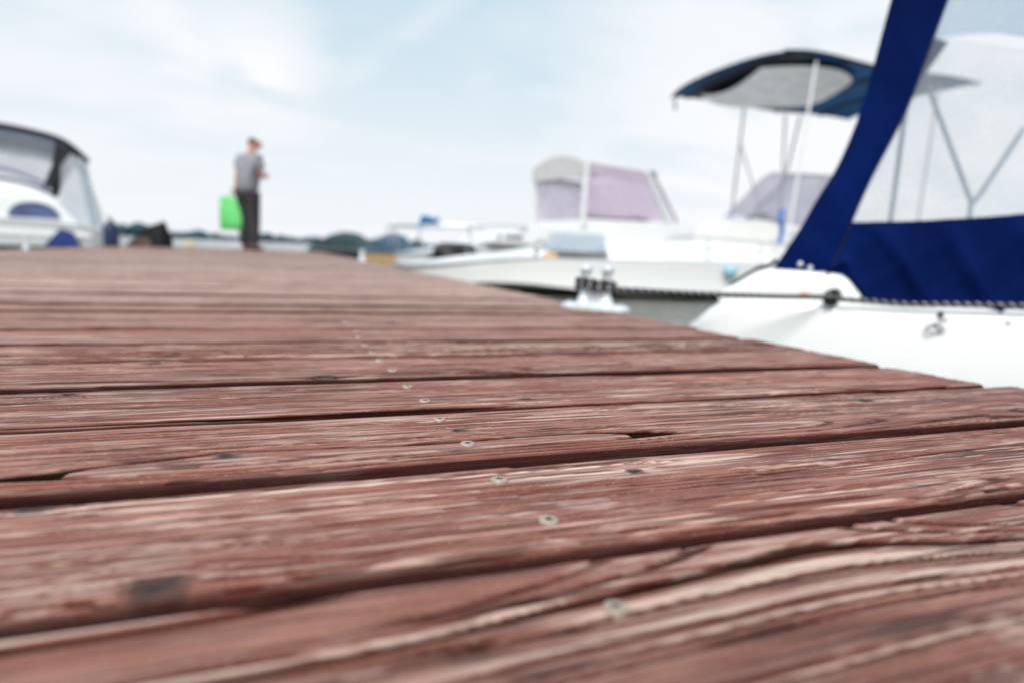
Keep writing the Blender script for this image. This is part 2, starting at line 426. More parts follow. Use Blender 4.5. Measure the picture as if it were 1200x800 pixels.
# ------------------------------------------------------------------ cleats on the dock edges
def cleat(loc, rz, label, scale=1.):
    t = thing('mooring_cleat', label, 'cleat', loc, rz, 'galvanised cleats along the dock')
    bm = bmesh.new()
    n = 28; L2, W2 = .060, .024
    out = []
    for i in range(n):
        a = 2 * math.pi * i / n
        cx = L2 if math.cos(a) > 0 else -L2
        out.append((cx + W2 * math.cos(a), W2 * math.sin(a)))
    low = [bm.verts.new((x, y, 0)) for x, y in out]; mid = [bm.verts.new((x, y, .008)) for x, y in out]; hi = [bm.verts.new((x * .9, y * .8, .013)) for x, y in out]
    for A_, B_ in ((low, mid), (mid, hi)):
        for i in range(n): bm.faces.new((A_[i], A_[(i + 1) % n], B_[(i + 1) % n], B_[i]))
    bm.faces.new(low[::-1]); bm.faces.new(hi)
    build('base_plate', bm, GALV, t)
    for s in (-1, 1):
        bm = bmesh.new()
        lathe(bm, [(.020, .011), (.0175, .020), (.0125, .032), (.0105, .055), (.0105, .078), (.0125, .086), (.0165, .091), (.0170, .096), (.014, .1005), (.006, .102)], (s * .027, 0, 0))
        tube(bm, [(s * .027, -.024, .0945), (s * .027, .024, .0945)], .006, 10)
        build('post', bm, GALV, t)
        bm = bmesh.new(); lathe(bm, [(.0065, .011), (.0065, .016), (.004, .018)], (s * .064, 0, 0), 6); build('bolt', bm, STEEL, t)
    bm = bmesh.new(); box(bm, (0, 0, .026), (.045, .016, .03)); build('web', bm, GALV, t, bevel=.003)
    t.scale = (scale,) * 3
    return t
CX, CY = .800, 1.53
cleat((CX, CY, .001), R(-50), 'two-post grey cleat wrapped in rope on the right dock edge', 1.12)
cleat((.81, 6.25, .001), R(-80), 'small pale cleat far along the right dock edge, before the dark moored boats')
cleat((-1.84, 6.35, .001), R(-80), 'small white cleat on the left dock edge, in front of the cabin cruiser')

# ------------------------------------------------------------------ hull lofting
def hull_mesh(bm, Lh, beam, sheer, keel=-.55, bow=.42, tran=.9, flare=.86, n=36, chine=.08, y0=0., bowpow=2.0, rk=.0, cabin=None):
    """bow at x=0, stern at x=Lh, y from y0 to y0+beam; z on deck datum"""
    rows = []
    yc = y0 + beam / 2
    for i in range(n + 1):
        s = (i / n) ** 1.35
        x = Lh * s
        if s < bow: hb = beam / 2 * (1 - (1 - s / bow) ** bowpow) ** .85
        else: hb = beam / 2 * lerp(1, tran, sst(s, bow, 1))
        hb = max(hb, .012)
        zs = sheer(x); zk = lerp(WATER + .12, keel, sst(s, 0, .3)); ch = lerp(zs - .2, WATER + chine, sst(s, 0, .35))
        xr = rk * (1 - sst(s, 0, .35))
        pts = []
        for side in (1, -1):
            seq = [(hb * .97, zs + .0), (hb, zs - .015), (hb * .985, lerp(zs, ch, .35)), (hb * lerp(flare, .97, .3), lerp(zs, ch, .7)), (hb * flare, ch), (hb * flare * .8, ch - .04), (hb * .4, lerp(ch, zk, .6))]
            row = [(x + xr * (zs - z) / .5, yc + side * -y, z) for y, z in seq]
            pts.append(row)
        full = pts[0] + [(x + xr * (zs - zk) / .5, yc, zk)] + pts[1][::-1]
        rows.append(full)
    G = [[bm.verts.new(p) for p in r_] for r_ in rows]
    m_ = len(G[0])
    for i in range(n):
        for j in range(m_ - 1):
            bm.faces.new((G[i][j], G[i][j + 1], G[i + 1][j + 1], G[i + 1][j]))
    bm.faces.new(G[-1]); bm.faces.new(G[0][::-1])
    return G
def hull_and_deck(root, Lh, beam, sheer, mhull, mdeck, crown=.05, **kw):
    bm = bmesh.new(); G = hull_mesh(bm, Lh, beam, sheer, **kw)
    edge = [(tuple(g[0].co), tuple(g[-1].co)) for g in G]
    h = build('hull', bm, mhull, root, angle=50)
    bm = bmesh.new(); rows = []
    for a, b in edge:
        row = []
        for j in range(9):
            t = j / 8
            p = Vector(a).lerp(Vector(b), t); p.z += crown * min(1, abs(b[1] - a[1])) * math.sin(math.pi * t) - .004
            row.append(p)
        rows.append(row)
    sheet(bm, rows); build('deck', bm, mdeck, root)
    bm = bmesh.new()
    for sd in (0, 1):
        o = -.006 if sd == 0 else .006
        tube(bm, [(e[sd][0], e[sd][1] + o, e[sd][2] - .012) for e in edge], .018, 8)
    build('rub_rail', bm, GREYP if kw.get('grey', 1) else GEL, root)
    return edge
def band_gel(name, zsplit, top, bot):
    m = bpy.data.materials.new(name); m.use_nodes = True
    nt = m.node_tree; N = nt.nodes; L = nt.links; p = N['Principled BSDF']
    tc = N.new('ShaderNodeTexCoord'); sx = N.new('ShaderNodeSeparateXYZ'); L.new(tc.outputs['Object'], sx.inputs[0])
    nz = N.new('ShaderNodeTexNoise'); nz.inputs['Scale'].default_value = 5; L.new(tc.outputs['Object'], nz.inputs['Vector'])
    ad = N.new('ShaderNodeMath'); ad.operation = 'MULTIPLY_ADD'; ad.inputs[1].default_value = .03; L.new(nz.outputs[0], ad.inputs[0]); L.new(sx.outputs[2], ad.inputs[2])
    mr = N.new('ShaderNodeMapRange'); mr.inputs[1].default_value = zsplit; mr.inputs[2].default_value = zsplit + .02; L.new(ad.outputs[0], mr.inputs[0])
    mx = N.new('ShaderNodeMix'); mx.data_type = 'RGBA'; mx.inputs[6].default_value = (*bot, 1); mx.inputs[7].default_value = (*top, 1)
    L.new(mr.outputs[0], mx.inputs[0]); L.new(mx.outputs[2], p.inputs['Base Color']); p.inputs['Roughness'].default_value = .3
    return m
def rail(root, pts, r=.012, m=STEEL, posts=(), name='rail'):
    bm = bmesh.new(); tube(bm, spline(pts, 5), r, 8)
    for a, b in posts: tube(bm, [a, b], r * .85, 8)
    return build(name, bm, m, root)

# ------------------------------------------------------------------ NEAR BOAT with the blue canvas (root at its near stern corner)
NA = R(-42.508)
nb = thing('canvas_boat', 'white motorboat under royal blue canvas with clear windows, nearest to the dock edge', 'boat', (1.1877, 1.6911, 0), NA)
BM, LN = 1.86, 4.6
# hull: rounded stern quarter at x=0
bm = bmesh.new(); rows = []
xs = [0, .012, .035, .07, .12, .2, .35, .6, 1., 1.6, 2.4, 3.2, 3.8, 4.2, 4.45, 4.58]
for x in xs:
    # plan rounding of stern corners
    cr = .16; inset = cr - math.sqrt(max(0, cr * cr - (cr - min(x, cr)) ** 2)) if x < cr else 0
    fw = sst(x, 2.6, 4.6); inset += (BM / 2 - .03) * fw ** 1.6
    zs = .020 + .010 * sst(x, .0, .5) + .012 * x
    # the stern deck edge slopes down to the transom
    drop = .105 * (1 - sst(x, -.02, .13)) ** 1.0
    sec = [(0 + .030, zs - drop + .006), (.014, zs - drop + .001), (.003, zs - drop - .014), (0, zs - drop - .035), (.003, zs - .16), (.008, zs - .25), (.03, WATER - .02), (.55, WATER - .16)]
    near = [(x, inset + y, z) for y, z in sec]; far = [(x, BM - inset - y, z) for y, z in sec][::-1]
    rows.append(near + far)
G = [[bm.verts.new(p) for p in r_] for r_ in rows]
for i in range(len(G) - 1):
    for j in range(len(G[0]) - 1): bm.faces.new((G[i][j], G[i][j + 1], G[i + 1][j + 1], G[i + 1][j]))
    bm.faces.new((G[i][-1], G[i][0], G[i + 1][0], G[i + 1][-1]))
bm.faces.new(G[0]); bm.faces.new(G[-1][::-1])
build('hull', bm, GEL, nb, angle=55)
# raised coaming on the quarter
bm = bmesh.new()
top = [(.100, .040), (.118, .060), (.16, .088), (.205, .113), (.228, .1215), (.25, .1235), (.33, .122), (.40, .119), (.428, .115), (.447, .104), (.468, .080), (.488, .058), (.50, .046)]
rowsc = []
for x, z in top:
    r_ = [(x, .028, .02), (x, .026, z * .5 + .012), (x, .030, z - .012), (x, .036, z - .003), (x, .048, z)]
    rowsc.append(r_ + [(a, BM - b, c) for a, b, c in r_[::-1]])
sheet(bm, rowsc); build('coaming', bm, GEL, nb, angle=60)
# canvas
def canv_side(y, name, ywin):
    s = 1 if y < .9 else -1
    SH = 0 if y < .9 else .17
    # outer (aft) edge and inner edge of the aft strip
    outer = spline([(.240, 0, .113), (.300, 0, .225), (.345, 0, .325), (.396, 0, .436), (.440, 0, .600), (.479, 0, .858), (.52, 0, 1.08), (.60, 0, 1.27)], 5)
    inner = spline([(.395, 0, .126), (.420, 0, .20), (.443, 0, .290), (.478, 0, .40), (.540, 0, .567), (.572, 0, .70), (.606, 0, .845), (.65, 0, 1.03), (.72, 0, 1.22)], 5)
    n = 36
    def samp(P, t):
        q = t * (len(P) - 1); i = min(int(q), len(P) - 2); return P[i].lerp(P[i + 1], q - i)
    bm = bmesh.new(); rows = []
    for i in range(n + 1):
        a = samp(outer, i / n); b = samp(inner, i / n); row = []
        for j in range(9):
            t = j / 8; p = a.lerp(b, t)
            yy = y + s * (.012 * math.sin(math.pi * t) * -1 + .006 * math.sin(i * .9 + t * 4) * (1 - i / n) + .004 * math.sin(i * .37 + 2 * t))
            yy += s * .035 * (p.z - .1) / 1.2
            row.append((p.x + SH * (p.z - .1), yy, p.z))
        rows.append(row)
    sheet(bm, rows, .004); build('aft_strip', bm, NAVY, nb, angle=80)
    # lower skirt
    bm = bmesh.new(); rows = []
    for i in range(151):
        t = i / 150; x = lerp(.395, 3.4, t ** 1.5)
        zt = lerp(.262, .335, sst(x, .39, 1.3)) + .012 * math.sin(x * 5) * .3
        if x < .50: zb = lerp(.115, .048, sst(x, .425, .50))
        else: zb = lerp(.048, .014, sst(x, .5, .72)) + .012 * max(0, x - .8)
        if x < .443: zt = min(zt, lerp(.126, .290, (x - .395) / .048))
        row = []
        for j in range(19):
            u = j / 18; z = lerp(zb, zt, u)
            fold = .060 * (1 - abs(math.sin(15 * (x - .35) ** .85 + 3.4 * u + .7 * math.sin(9 * x) + .8))) ** 2 * (1 - .75 * u) * math.exp(-((x - 1.0) / .7) ** 2)
            fold += .012 * (1 - abs(math.sin(19 * x - 5.5 * u + 1))) ** 2 * (1 - u)
            row.append((x, y + s * (.004 - fold + .035 * (z - .1) / 1.2) , z))
        rows.append(row)
    sheet(bm, rows, .003); build('side_skirt', bm, NAVY, nb, angle=80)
    # piping / bolt rope along skirt foot
    bm = bmesh.new(); tube(bm, [(r_[0][0], r_[0][1] - s * .004, r_[0][2] - .003) for r_ in rows], .008, 8); build('foot_cord', bm, BLACK, nb)
    # clear window
    bm = bmesh.new(); rows = []
    for i in range(21):
        t = i / 20; z = lerp(.25, 1.24, t)
        xa = samp(inner, min(1, max(0, (z - .126) / 1.094))).x - .012
        def zz_(x, z): return min(z, 1.235 - .2 * max(0, x - .7))
        rows.append([(lerp(xa, 3.2, j / 24), y + s * (.0085 + .035 * (z - .1) / 1.2 + .004 * math.sin(j * .9 + t * 7)), .25 + (z - .25) * (zz_(lerp(xa, 3.2, j / 24), 1.24) - .25) / .99) for j in range(25)])
        if SH: rows[-1] = [(p[0] + SH * (z - .1) * (1 - j / 24), p[1], p[2]) for j, p in enumerate(rows[-1])]
    sheet(bm, rows); build('window', bm, film('clear_vinyl', (.94, .98, 1.0), .24, .2, 6.), nb, angle=80)
    bm = bmesh.new()
    Pn = [samp(inner, i / 30) for i in range(31)]
    tube(bm, [(p.x + .004, y - s * .003 + s * .035 * (p.z - .1) / 1.2, p.z) for p in Pn], .006, 8, flat=.5); build('seam', bm, NAVYD, nb)
canv_side(.06, 'near', 0)
canv_side(1.80, 'far', 0)
# roof and aft curtain
bm = bmesh.new(); rows = []
for i in range(25):
    x = lerp(.60, 3.3, i / 24)
    rows.append([(x + .20 * (1 - i / 24) * j / 14, lerp(.095, 1.765, j / 14), 1.25 + .07 * math.sin(math.pi * j / 14) + .05 * math.sin(math.pi * min(1, i / 12) / 2) - .02 * math.cos(i * 1.05) - .2 * max(0, x - .7)) for j in range(15)])
sheet(bm, rows); build('roof', bm, film('pale_blue_cloth', (.50, .62, .76), .92, .6), nb, angle=80)
bm = bmesh.new(); rows = []
for i in range(13):
    t = i / 12; z = lerp(.113, 1.27, t); x = lerp(.243, .60, t ** .9) + .05
    rows.append([(x + .20 * t * j / 14 + .01 * math.sin(j * 1.3), lerp(.09, 1.77, j / 14), z) for j in range(15)])
sheet(bm, rows, .003); build('aft_curtain', bm, NAVY, nb, angle=80)
bm = bmesh.new(); rows = []
for i in range(9):
    t = i / 8; rows.append([(lerp(3.3, 3.95, t), lerp(.12 + .2 * t, 1.74 - .2 * t, j / 10), lerp(.72, .12, t)) for j in range(11)])
sheet(bm, rows); build('windscreen', bm, film('clear_vinyl', (.78, .84, .88), .34), nb)
# hoops and struts inside
for pts in ([(.838, 1.70, 1.006), (1.074, 1.70, .465), (1.08, 1.70, .08)], [(1.24, 1.70, .80), (1.105, 1.70, .50), (1.08, 1.70, .46)], [(.756, 1.70, .90), (.749, 1.70, .442), (.74, 1.70, .1)]):
    bm = bmesh.new(); tube(bm, pts, .011, 8); build('strut', bm, mat('blue_grey_tube', (.44, .52, .60), .4), nb)
for x in (.70, 1.75, 2.9):
    bm = bmesh.new(); tube(bm, spline([(x, .10, .08), (x, .115, .9 - .2 * (x - .7)), (x, .16, 1.19 - .2 * (x - .7)), (x, .93, 1.26 - .2 * (x - .7)), (x, 1.70, 1.19 - .2 * (x - .7)), (x, 1.74, .9 - .2 * (x - .7)), (x, 1.75, .08)], 6), .011, 8)
    if x > .8: build('hoop', bm, POLE, nb)
    else: bm.free()
# interior: seat backs and console low in the cockpit
bm = bmesh.new(); box(bm, (2.2, .93, .12), (.9, 1.2, .22)); build('seat', bm, mat('pale_vinyl', (.6, .62, .64), .5), nb, bevel=.04)
# black fairlead eye, hook, snaps, amber lamp
Mx = Matrix.Rotation(R(90), 3, 'X')
Mt = Matrix.Rotation(R(35), 3, 'Y') @ Mx
bm = bmesh.new(); torus(bm, (.404, -.012, .050), .017, .0075, Matrix.Rotation(R(25), 3, 'Z') @ Mx); torus(bm, (.412, -.014, .062), .012, .006, Matrix.Rotation(R(60), 3, 'X')); lathe(bm, [(.018, 0), (.018, .01), (.008, .014)], (.404, -.002, .050), 16, Mx)
build('fairlead', bm, mat('black_plastic', (.014, .014, .016), .35), nb)
bm = bmesh.new(); torus(bm, (.655, -.012, -.012), .013, .003, Matrix.Rotation(R(20), 3, 'Z') @ Mx); lathe(bm, [(.012, -.004), (.012, .004), (.006, .012)], (.676, 0, -.016), 16, Mx); tube(bm, [(.655, -.012, .001), (.676, -.008, .012), (.69, 0, .012)], .003, 8)
build('hook', bm, STEEL, nb)
bm = bmesh.new(); box(bm, (.672, -.006, .020), (.012, .008, .022)); build('snap_strap', bm, BLACK, nb, bevel=.002)
for x, z in ((.318, .141), (.345, .131)):
    bm = bmesh.new(); lathe(bm, [(.009, -.004), (.009, .004), (.006, .008), (.002, .009)], (x, .052, z), 16, Mx); build('snap', bm, STEEL, nb)
bm = bmesh.new(); box(bm, (.338, .024, .056), (.03, .006, .010)); build('reflector', bm, mat('amber_lens', (.55, .22, .10), .3), nb, bevel=.002)
bm = bmesh.new(); tube(bm, spline([(.20, .05, .121), (.215, .045, .128), (.232, .05, .133), (.252, .07, .15)], 4), .006, 8)
tube(bm, spline([(.13, .05, .068), (.165, .04, .098), (.20, .05, .122)], 4), .005, 8)
build('lashing', bm, BLACK, nb)
# ------------------------------------------------------------------ mooring rope (black braid with white flecks)
def rope_mat():
    m = bpy.data.materials.new('black_braid_rope'); m.use_nodes = True
    nt = m.node_tree; N = nt.nodes; L = nt.links; p = N['Principled BSDF']
    at = N.new('ShaderNodeAttribute'); at.attribute_name = 'ru'
    sx = N.new('ShaderNodeSeparateColor'); L.new(at.outputs['Color'], sx.inputs[0])
    def mt(op, a, b):
        n = N.new('ShaderNodeMath'); n.operation = op
        for i, v in ((0, a), (1, b)):
            if isinstance(v, (int, float)): n.inputs[i].default_value = v
            else: L.new(v, n.inputs[i])
        return n.outputs[0]
    s = mt('ADD', mt('MULTIPLY', sx.outputs[0], 42.), sx.outputs[1])      # turns per metre + angle
    f = mt('FRACT', s, 0); fl = mt('LESS_THAN', f, .15)
    nz = N.new('ShaderNodeTexNoise'); nz.inputs['Scale'].default_value = 400
    mx = N.new('ShaderNodeMix'); mx.data_type = 'RGBA'; mx.inputs[6].default_value = (.013, .014, .020, 1); mx.inputs[7].default_value = (.62, .62, .60, 1)
    L.new(fl, mx.inputs[0]); L.new(mx.outputs[2], p.inputs['Base Color']); p.inputs['Roughness'].default_value = .7
    f2 = mt('FRACT', mt('MULTIPLY', s, 4.), 0)
    b = N.new('ShaderNodeBump'); b.inputs['Strength'].default_value = .6; b.inputs['Distance'].default_value = .002; L.new(f2, b.inputs['Height']); L.new(b.outputs[0], p.inputs['Normal'])
    return m
ROPE = rope_mat()
def rope(name, pts, r, label, cat='rope', step=.004):
    P = spline(pts, 8)
    Q = [P[0]]
    for p in P[1:]:
        if (p - Q[-1]).length > step: Q.append(p)
    seg = 12; n = len(Q)
    bm = bmesh.new(); tube(bm, Q, r, seg); me = bpy.data.meshes.new(name); bmesh.ops.recalc_face_normals(bm, faces=bm.faces[:]); bm.to_mesh(me); bm.free()
    L_ = [0]
    for i in range(1, n): L_.append(L_[-1] + (Q[i] - Q[i - 1]).length)
    at = me.attributes.new('ru', 'FLOAT_COLOR', 'POINT')
    at.data.foreach_set('color', np.array([[L_[i], abs(k / seg * 2 - 1), 0, 1] for i in range(n) for k in range(seg)], np.float32).ravel())
    me.materials.append(ROPE); me.shade_smooth()
    return tag(link(name, me), label, cat)
def nloc(x, y, z):
    c, s = math.cos(NA), math.sin(NA); return (1.1877 + x * c - y * s, 1.6911 + x * s + y * c, z)
cr = Matrix.Rotation(R(-50), 3, 'Z')
def cl(x, y, z):
    v = cr @ Vector((x * 1.12, y * 1.12, z * 1.12)); return (CX + v.x, CY + v.y, v.z + .001)
pts = []
# figure-eight turns round both posts
for turn in range(2):
    z = .044 + turn * .013
    for a in range(0, 12):
        th = 2 * math.pi * a / 12
        pts.append(cl(.046 * math.cos(th) , .027 * math.sin(th) , z + .013 * a / 12 + .004 * math.sin(2 * th)))
pts += [cl(.050, .000, .052), cl(.060, .012, .05)]
e = Vector(nloc(.404, -.016, .053)); s_ = Vector(cl(.060, .012, .05))
for t in (.1, .25, .45, .65, .85): 
    p = s_.lerp(e, t); p.z -= .004 * math.sin(math.pi * t); pts.append(tuple(p))
pts += [tuple(e), nloc(.43, -.022, .049), nloc(.479, -.018, .048), nloc(.581, -.014, .045), nloc(.70, -.016, .052), nloc(.843, -.016, .059), nloc(1.1, -.016, .066), nloc(1.6, -.016, .072)]
rope('mooring_rope', pts, .0072, 'black mooring rope with white flecks, wound on the cleat and run along the blue-canopied boat')
bm = bmesh.new()

# ------------------------------------------------------------------ BIMINI BOAT
bb = thing('bimini_boat', 'white open motorboat with bow toward the dock and dark blue bimini top on thin poles', 'boat', (1.2205, 5.9495, 0), 0)
HB = band_gel('white_hull_dark_bottom', -.215, (.87, .87, .85), (.14, .13, .10))
def shB(x): return lerp(-.035, .10, sst(x, 0, 1.5)) + .03 * sst(x, 1.5, 5)
edge = hull_and_deck(bb, 7.2, 2.2, shB, HB, GEL, crown=.045, keel=-.6, bow=.5, bowpow=2.3, y0=.0, flare=.985, chine=.05, rk=.25)
# raised foredeck / trunk
bm = bmesh.new(); rows = []
for i in range(19):
    x = lerp(1.0, 4.4, i / 18); h = .19 * sst(x, 1.0, 2.6); wv = lerp(.25, .80, sst(x, .9, 2.6))
    z0 = shB(x) + .01
    rows.append([(x, 1.1 + wv * -1.06, z0), (x, 1.1 - wv, z0 + h * .8), (x, 1.1 - wv * .85, z0 + h), (x, 1.1, z0 + h + .03), (x, 1.1 + wv * .85, z0 + h), (x, 1.1 + wv, z0 + h * .8), (x, 1.1 + wv * 1.06, z0)])
sheet(bm, rows); build('trunk', bm, GEL, bb)
# small forward windscreen
f_ = thing
bm = bmesh.new()
box(bm, (1.90, .55, .155), (.56, .50, .05)); hb_ = build('hatch_frame', bm, mat('grey_trim', (.22, .21, .2), .5), bb, bevel=.01)
bm = bmesh.new(); box(bm, (1.90, .55, .275), (.54, .46, .18), taper=.86); g_ = build('hatch_glass', bm, film('grey_blue_glass', (.66, .72, .78), .7, .1), hb_)
# console and windscreen
bm = bmesh.new(); plate(bm, [(3.70, .12), (3.76, .5), (3.90, .60), (4.42, .68), (4.65, .66), (4.72, .12)], .55, at=.45); build('console', bm, CREAM, bb, bevel=.03)
bm = bmesh.new(); sheet(bm, [[(lerp(4.10, 4.65, t), .45, lerp(.66, 1.20, t)), (lerp(4.02, 4.6, t), .7, lerp(.68, 1.25, t)), (lerp(4.10, 4.65, t), .95, lerp(.66, 1.20, t))] for t in (0, .5, 1)])
sheet(bm, [[(lerp(4.10, 4.65, t), .45, lerp(.66, 1.20, t)), (5.3, .42, lerp(.55, 1.20, t))] for t in (0, .5, 1)])
build('windscreen', bm, film('smoke_lilac_glass', (.42, .40, .50), .68, .1), bb)
bm = bmesh.new(); tube(bm, [(4.10, .45, .66), (4.65, .45, 1.20), (5.3, .42, 1.22)], .014, 8); tube(bm, [(4.06, .45, .655), (4.35, .43, .72)], .022, 8); build('windscreen_frame', bm, POLE, bb)
rail(bb, [(2.75, .12, .26), (2.83, .12, .36), (3.3, .10, .38), (4.0, .09, .36), (5.5, .09, .36)], .010, posts=[((3.3, .10, .38), (3.3, .10, .12)), ((4.0, .09, .36), (4.0, .09, .14)), ((2.83, .12, .26), (4.2, .1, .26))], name='side_rail')
# seats aft
bm = bmesh.new(); box(bm, (5.6, 1.1, .35), (.5, 1.5, .5)); build('seat', bm, mat('white_vinyl', (.75, .75, .75), .5), bb, bevel=.05)
# bimini
bm = bmesh.new(); rows = []
for i in range(29):
    t = i / 28; row = []
    for j in range(15):
        u = j / 14; x = lerp(3.92 + .05 * math.cos(math.pi * u), 7.15, t) + .10 * (2 * u - 1) ** 4 * (1 - min(1, t * 4))
        z = 2.46 - .09 * u - .03 * max(0, 1 - t / .22) ** 2 + .06 * math.sin(math.pi * u) ** .8 + .02 * math.sin(t * 9)
        row.append((x, lerp(.08, 2.05, u), z))
    rows.append(row)
brow = rows
sheet(bm, rows, .006)
can = build('bimini_top', bm, mat('bimini_blue_canvas', (.012, .11, .30), .8, var=.3, scale=4, bump=.3, bscale=12), bb, angle=80)
bm = bmesh.new()
sheet(bm, [[Vector(p) + Vector((0, .0, -.035)) for p in r_] for r_ in rows[2:6]])
for ii in (2, 9, 16, 23): tube(bm, [Vector(p) + Vector((0, 0, -.03)) for p in rows[ii]], .02, 8)
build('canopy_webbing', bm, mat('dark_grey_webbing', (.05, .055, .07), .8), can)
bm = bmesh.new(); rws = []
for i in range(13):
    t = i / 12; x = lerp(4.20, 5.6, t); w_ = .92 * math.sin(math.pi * lerp(.12, .88, t)) ** .5
    rws.append([(x, 1.16 + w_ * (j / 5 - 1), 2.36 - .04 * (j / 5 - 1) - .10 * math.sin(math.pi * j / 10)) for j in range(11)])
sheet(bm, rws, .004); build('bright_underside', bm, mat('pale_underside', (.90, .90, .92), .7), can)  # pale sheet added to give the canopy its bright underside
bm = bmesh.new()
for i in (0,): tube(bm, [Vector(p) + Vector((0, 0, -.02)) for p in rows[i]], .022, 8)
tube(bm, [r_[0] for r_ in rows], .02, 8); tube(bm, [r_[-1] for r_ in rows], .02, 8)
build('hem', bm, NAVYD, can)
bm = bmesh.new(); tube(bm, [(3.98, 2.0, 2.28), (3.99, 2.0, 2.15)], .014, 6); build('strap_end', bm, BLACK, can)
for pts, r in (([(5.13, 2.0, 2.30), (5.10, 2.0, 1.5), (5.04, 2.0, .14)], .015), ([(5.12, 2.0, 1.80), (5.35, 2.0, 1.35), (5.58, 2.0, .9), (5.65, 2.0, .14)], .010),
               ([(5.87, 2.0, 2.30), (5.93, 2.0, 1.4), (5.96, 2.0, .14)], .014), ([(6.15, 2.0, 2.30), (6.02, 2.0, 1.6), (5.94, 2.0, 1.3)], .016), ([(6.5, .12, 2.38), (6.4, .12, .14)], .014)):
    bm = bmesh.new(); tube(bm, pts, r, 8); build('pole', bm, POLE, bb)
bm = bmesh.new(); tube(bm, [(4.56, .12, 2.40), (4.47, .12, 1.3), (4.37, .12, .14)], .015, 8); build('pole', bm, ALUW, bb)
bm = bmesh.new(); tube(bm, spline([(4.22, .05, .74), (4.19, .04, .62), (4.24, .05, .5), (4.22, .06, .37)], 4), .035, 8, flat=.5); tag(build('towel', bm, mat('bright_blue_cloth', (.02, .16, .55), .8)), 'rolled bright blue cloth tied to the pole of the bimini boat', 'cloth').location = bb.location
bm = bmesh.new(); lathe(bm, [(.01, -.075), (.045, -.06), (.055, -.02), (.055, .03), (.045, .06), (.015, .085), (.012, .10)], (0, 0, 0), 16, Matrix.Rotation(R(75), 3, 'Y')); tube(bm, [(-.09, 0, .02), (-.03, .06, .10)], .006, 6)
fd = build('fender', bm, mat('pale_blue_fender', (.30, .55, .66), .4)); fd.location = (1.2205 + 3.50, 5.9495 - .05, .03); tag(fd, 'small pale blue fender lying against the white hull left of the blue canvas', 'fender')
bm = bmesh.new(); box(bm, (1.55, .42, .125), (.14, .08, .05)); ob = build('cushion', bm, mat('orange_cloth', (.72, .42, .16), .7), None, bevel=.015); ob.location = bb.location; tag(ob, 'small orange item lying on the white foredeck before the cabin hatch', 'cushion')
bm = bmesh.new(); torus(bm, (1.42, .4, .22), .05, .014, Mx); box(bm, (1.38, .4, .15), (.03, .03, .10)); build('anchor_light', bm, GREYP, bb)

# ------------------------------------------------------------------ CABIN BOAT behind
cb = thing('lilac_window_boat', 'white cabin boat with lilac side windows and grey canvas roof behind the bimini boat', 'boat', (1.97295, 9.93868, 0), 0)
def shC(x): return lerp(.05, .30, sst(x, 0, 2)) + .03 * sst(x, 2, 6)
hull_and_deck(cb, 7.6, 2.5, shC, band_gel('white_hull_grey_boot', -.25, (.82, .82, .81), (.2, .2, .2)), GEL, crown=.05, keel=-.7, bow=.45, y0=0, flare=.88, chine=.1, rk=.2)
bm = bmesh.new(); plate(bm, [(1.35, .28), (1.55, .40), (1.9, .52), (2.3, .58), (3.0, .62), (3.05, .74), (4.6, .77), (4.95, .74), (5.9, .45), (6.2, .30)], 2.2, at=.15); build('cabin', bm, GEL, cb, bevel=.05)
CLOTHG = mat('grey_canvas', (.56, .54, .54), .85, var=.08, bump=.2)
LIL = film('lilac_glass', (.86, .75, .86), .45); PLIL = film('pale_lilac_film', (.90, .89, .95), .30)
bm = bmesh.new(); rows = []
for i in range(15):
    t = i / 14; x = lerp(2.93, 4.28, t)
    rows.append([(x, lerp(.13, 2.35, j / 12), lerp(1.665, 1.60, t) + .10 * j / 12 + .17 * math.sin(math.pi * j / 12) ** .8 * (1 - .5 * t)) for j in range(13)])
sheet(bm, rows, .02); build('roof', bm, CLOTHG, cb)
bm = bmesh.new(); sheet(bm, [[Vector(p) + Vector((.0, 0, 0)) for p in rows[0]], [Vector((p[0] - .01, p[1], 1.44 + .08 * (p[1] / 2.3))) for p in rows[0]]], .01); build('roof_valance', bm, CLOTHG, cb)
bm = bmesh.new(); sheet(bm, [[(2.96, lerp(.15, 2.33, j / 6), .62) for j in range(7)], [(2.95, lerp(.15, 2.33, j / 6), 1.5) for j in range(7)]]); build('window', bm, PLIL, cb)
for yy in (.15, 2.33):
    bm = bmesh.new(); plate(bm, [(3.04, .78), (3.04, 1.66), (4.10, 1.58), (4.52, .80)], .008, at=yy); build('window', bm, LIL, cb)
    bm = bmesh.new(); plate(bm, [(3.04, 1.50), (3.04, 1.67), (4.12, 1.59), (4.17, 1.44)], .008, at=yy - .012); build('window_blind', bm, mat('mauve_cloth', (.50, .40, .49), .8), cb)
    for pts, m_ in (([(2.99, yy, .62), (3.00, yy, 1.70)], ALUW), ([(4.14, yy, 1.62), (4.62, yy, .80)], ALUW)):
        bm = bmesh.new(); tube(bm, pts, .055, 8, flat=.8); build('post', bm, m_, cb)
    bm = bmesh.new(); tube(bm, [(4.27, yy, 1.60), (4.85, yy, .78)], .022, 8); build('post', bm, mat('mauve_frame', (.30, .20, .30), .5), cb)
bm = bmesh.new(); tube(bm, [(4.2, .13, 1.61), (4.34, .13, 1.58)], .035, 8); build('roof_bracket', bm, GREYP, cb)
bm = bmesh.new(); sheet(bm, [[(lerp(4.83, 4.28, t), lerp(.2, 2.3, j / 8), lerp(.78, 1.6, t)) for j in range(9)] for t in (0, .5, 1)]); build('windscreen', bm, LIL, cb)
bm = bmesh.new()
for i in range(14):
    x = 3.12 + i * .1; hh = .03 + .05 * random.random(); box(bm, (x, .35 + .3 * random.random(), .79 + hh / 2), (.08, .2, hh))
build('instrument_panel', bm, mat('dark_plum_plastic', (.05, .035, .06), .6), cb)
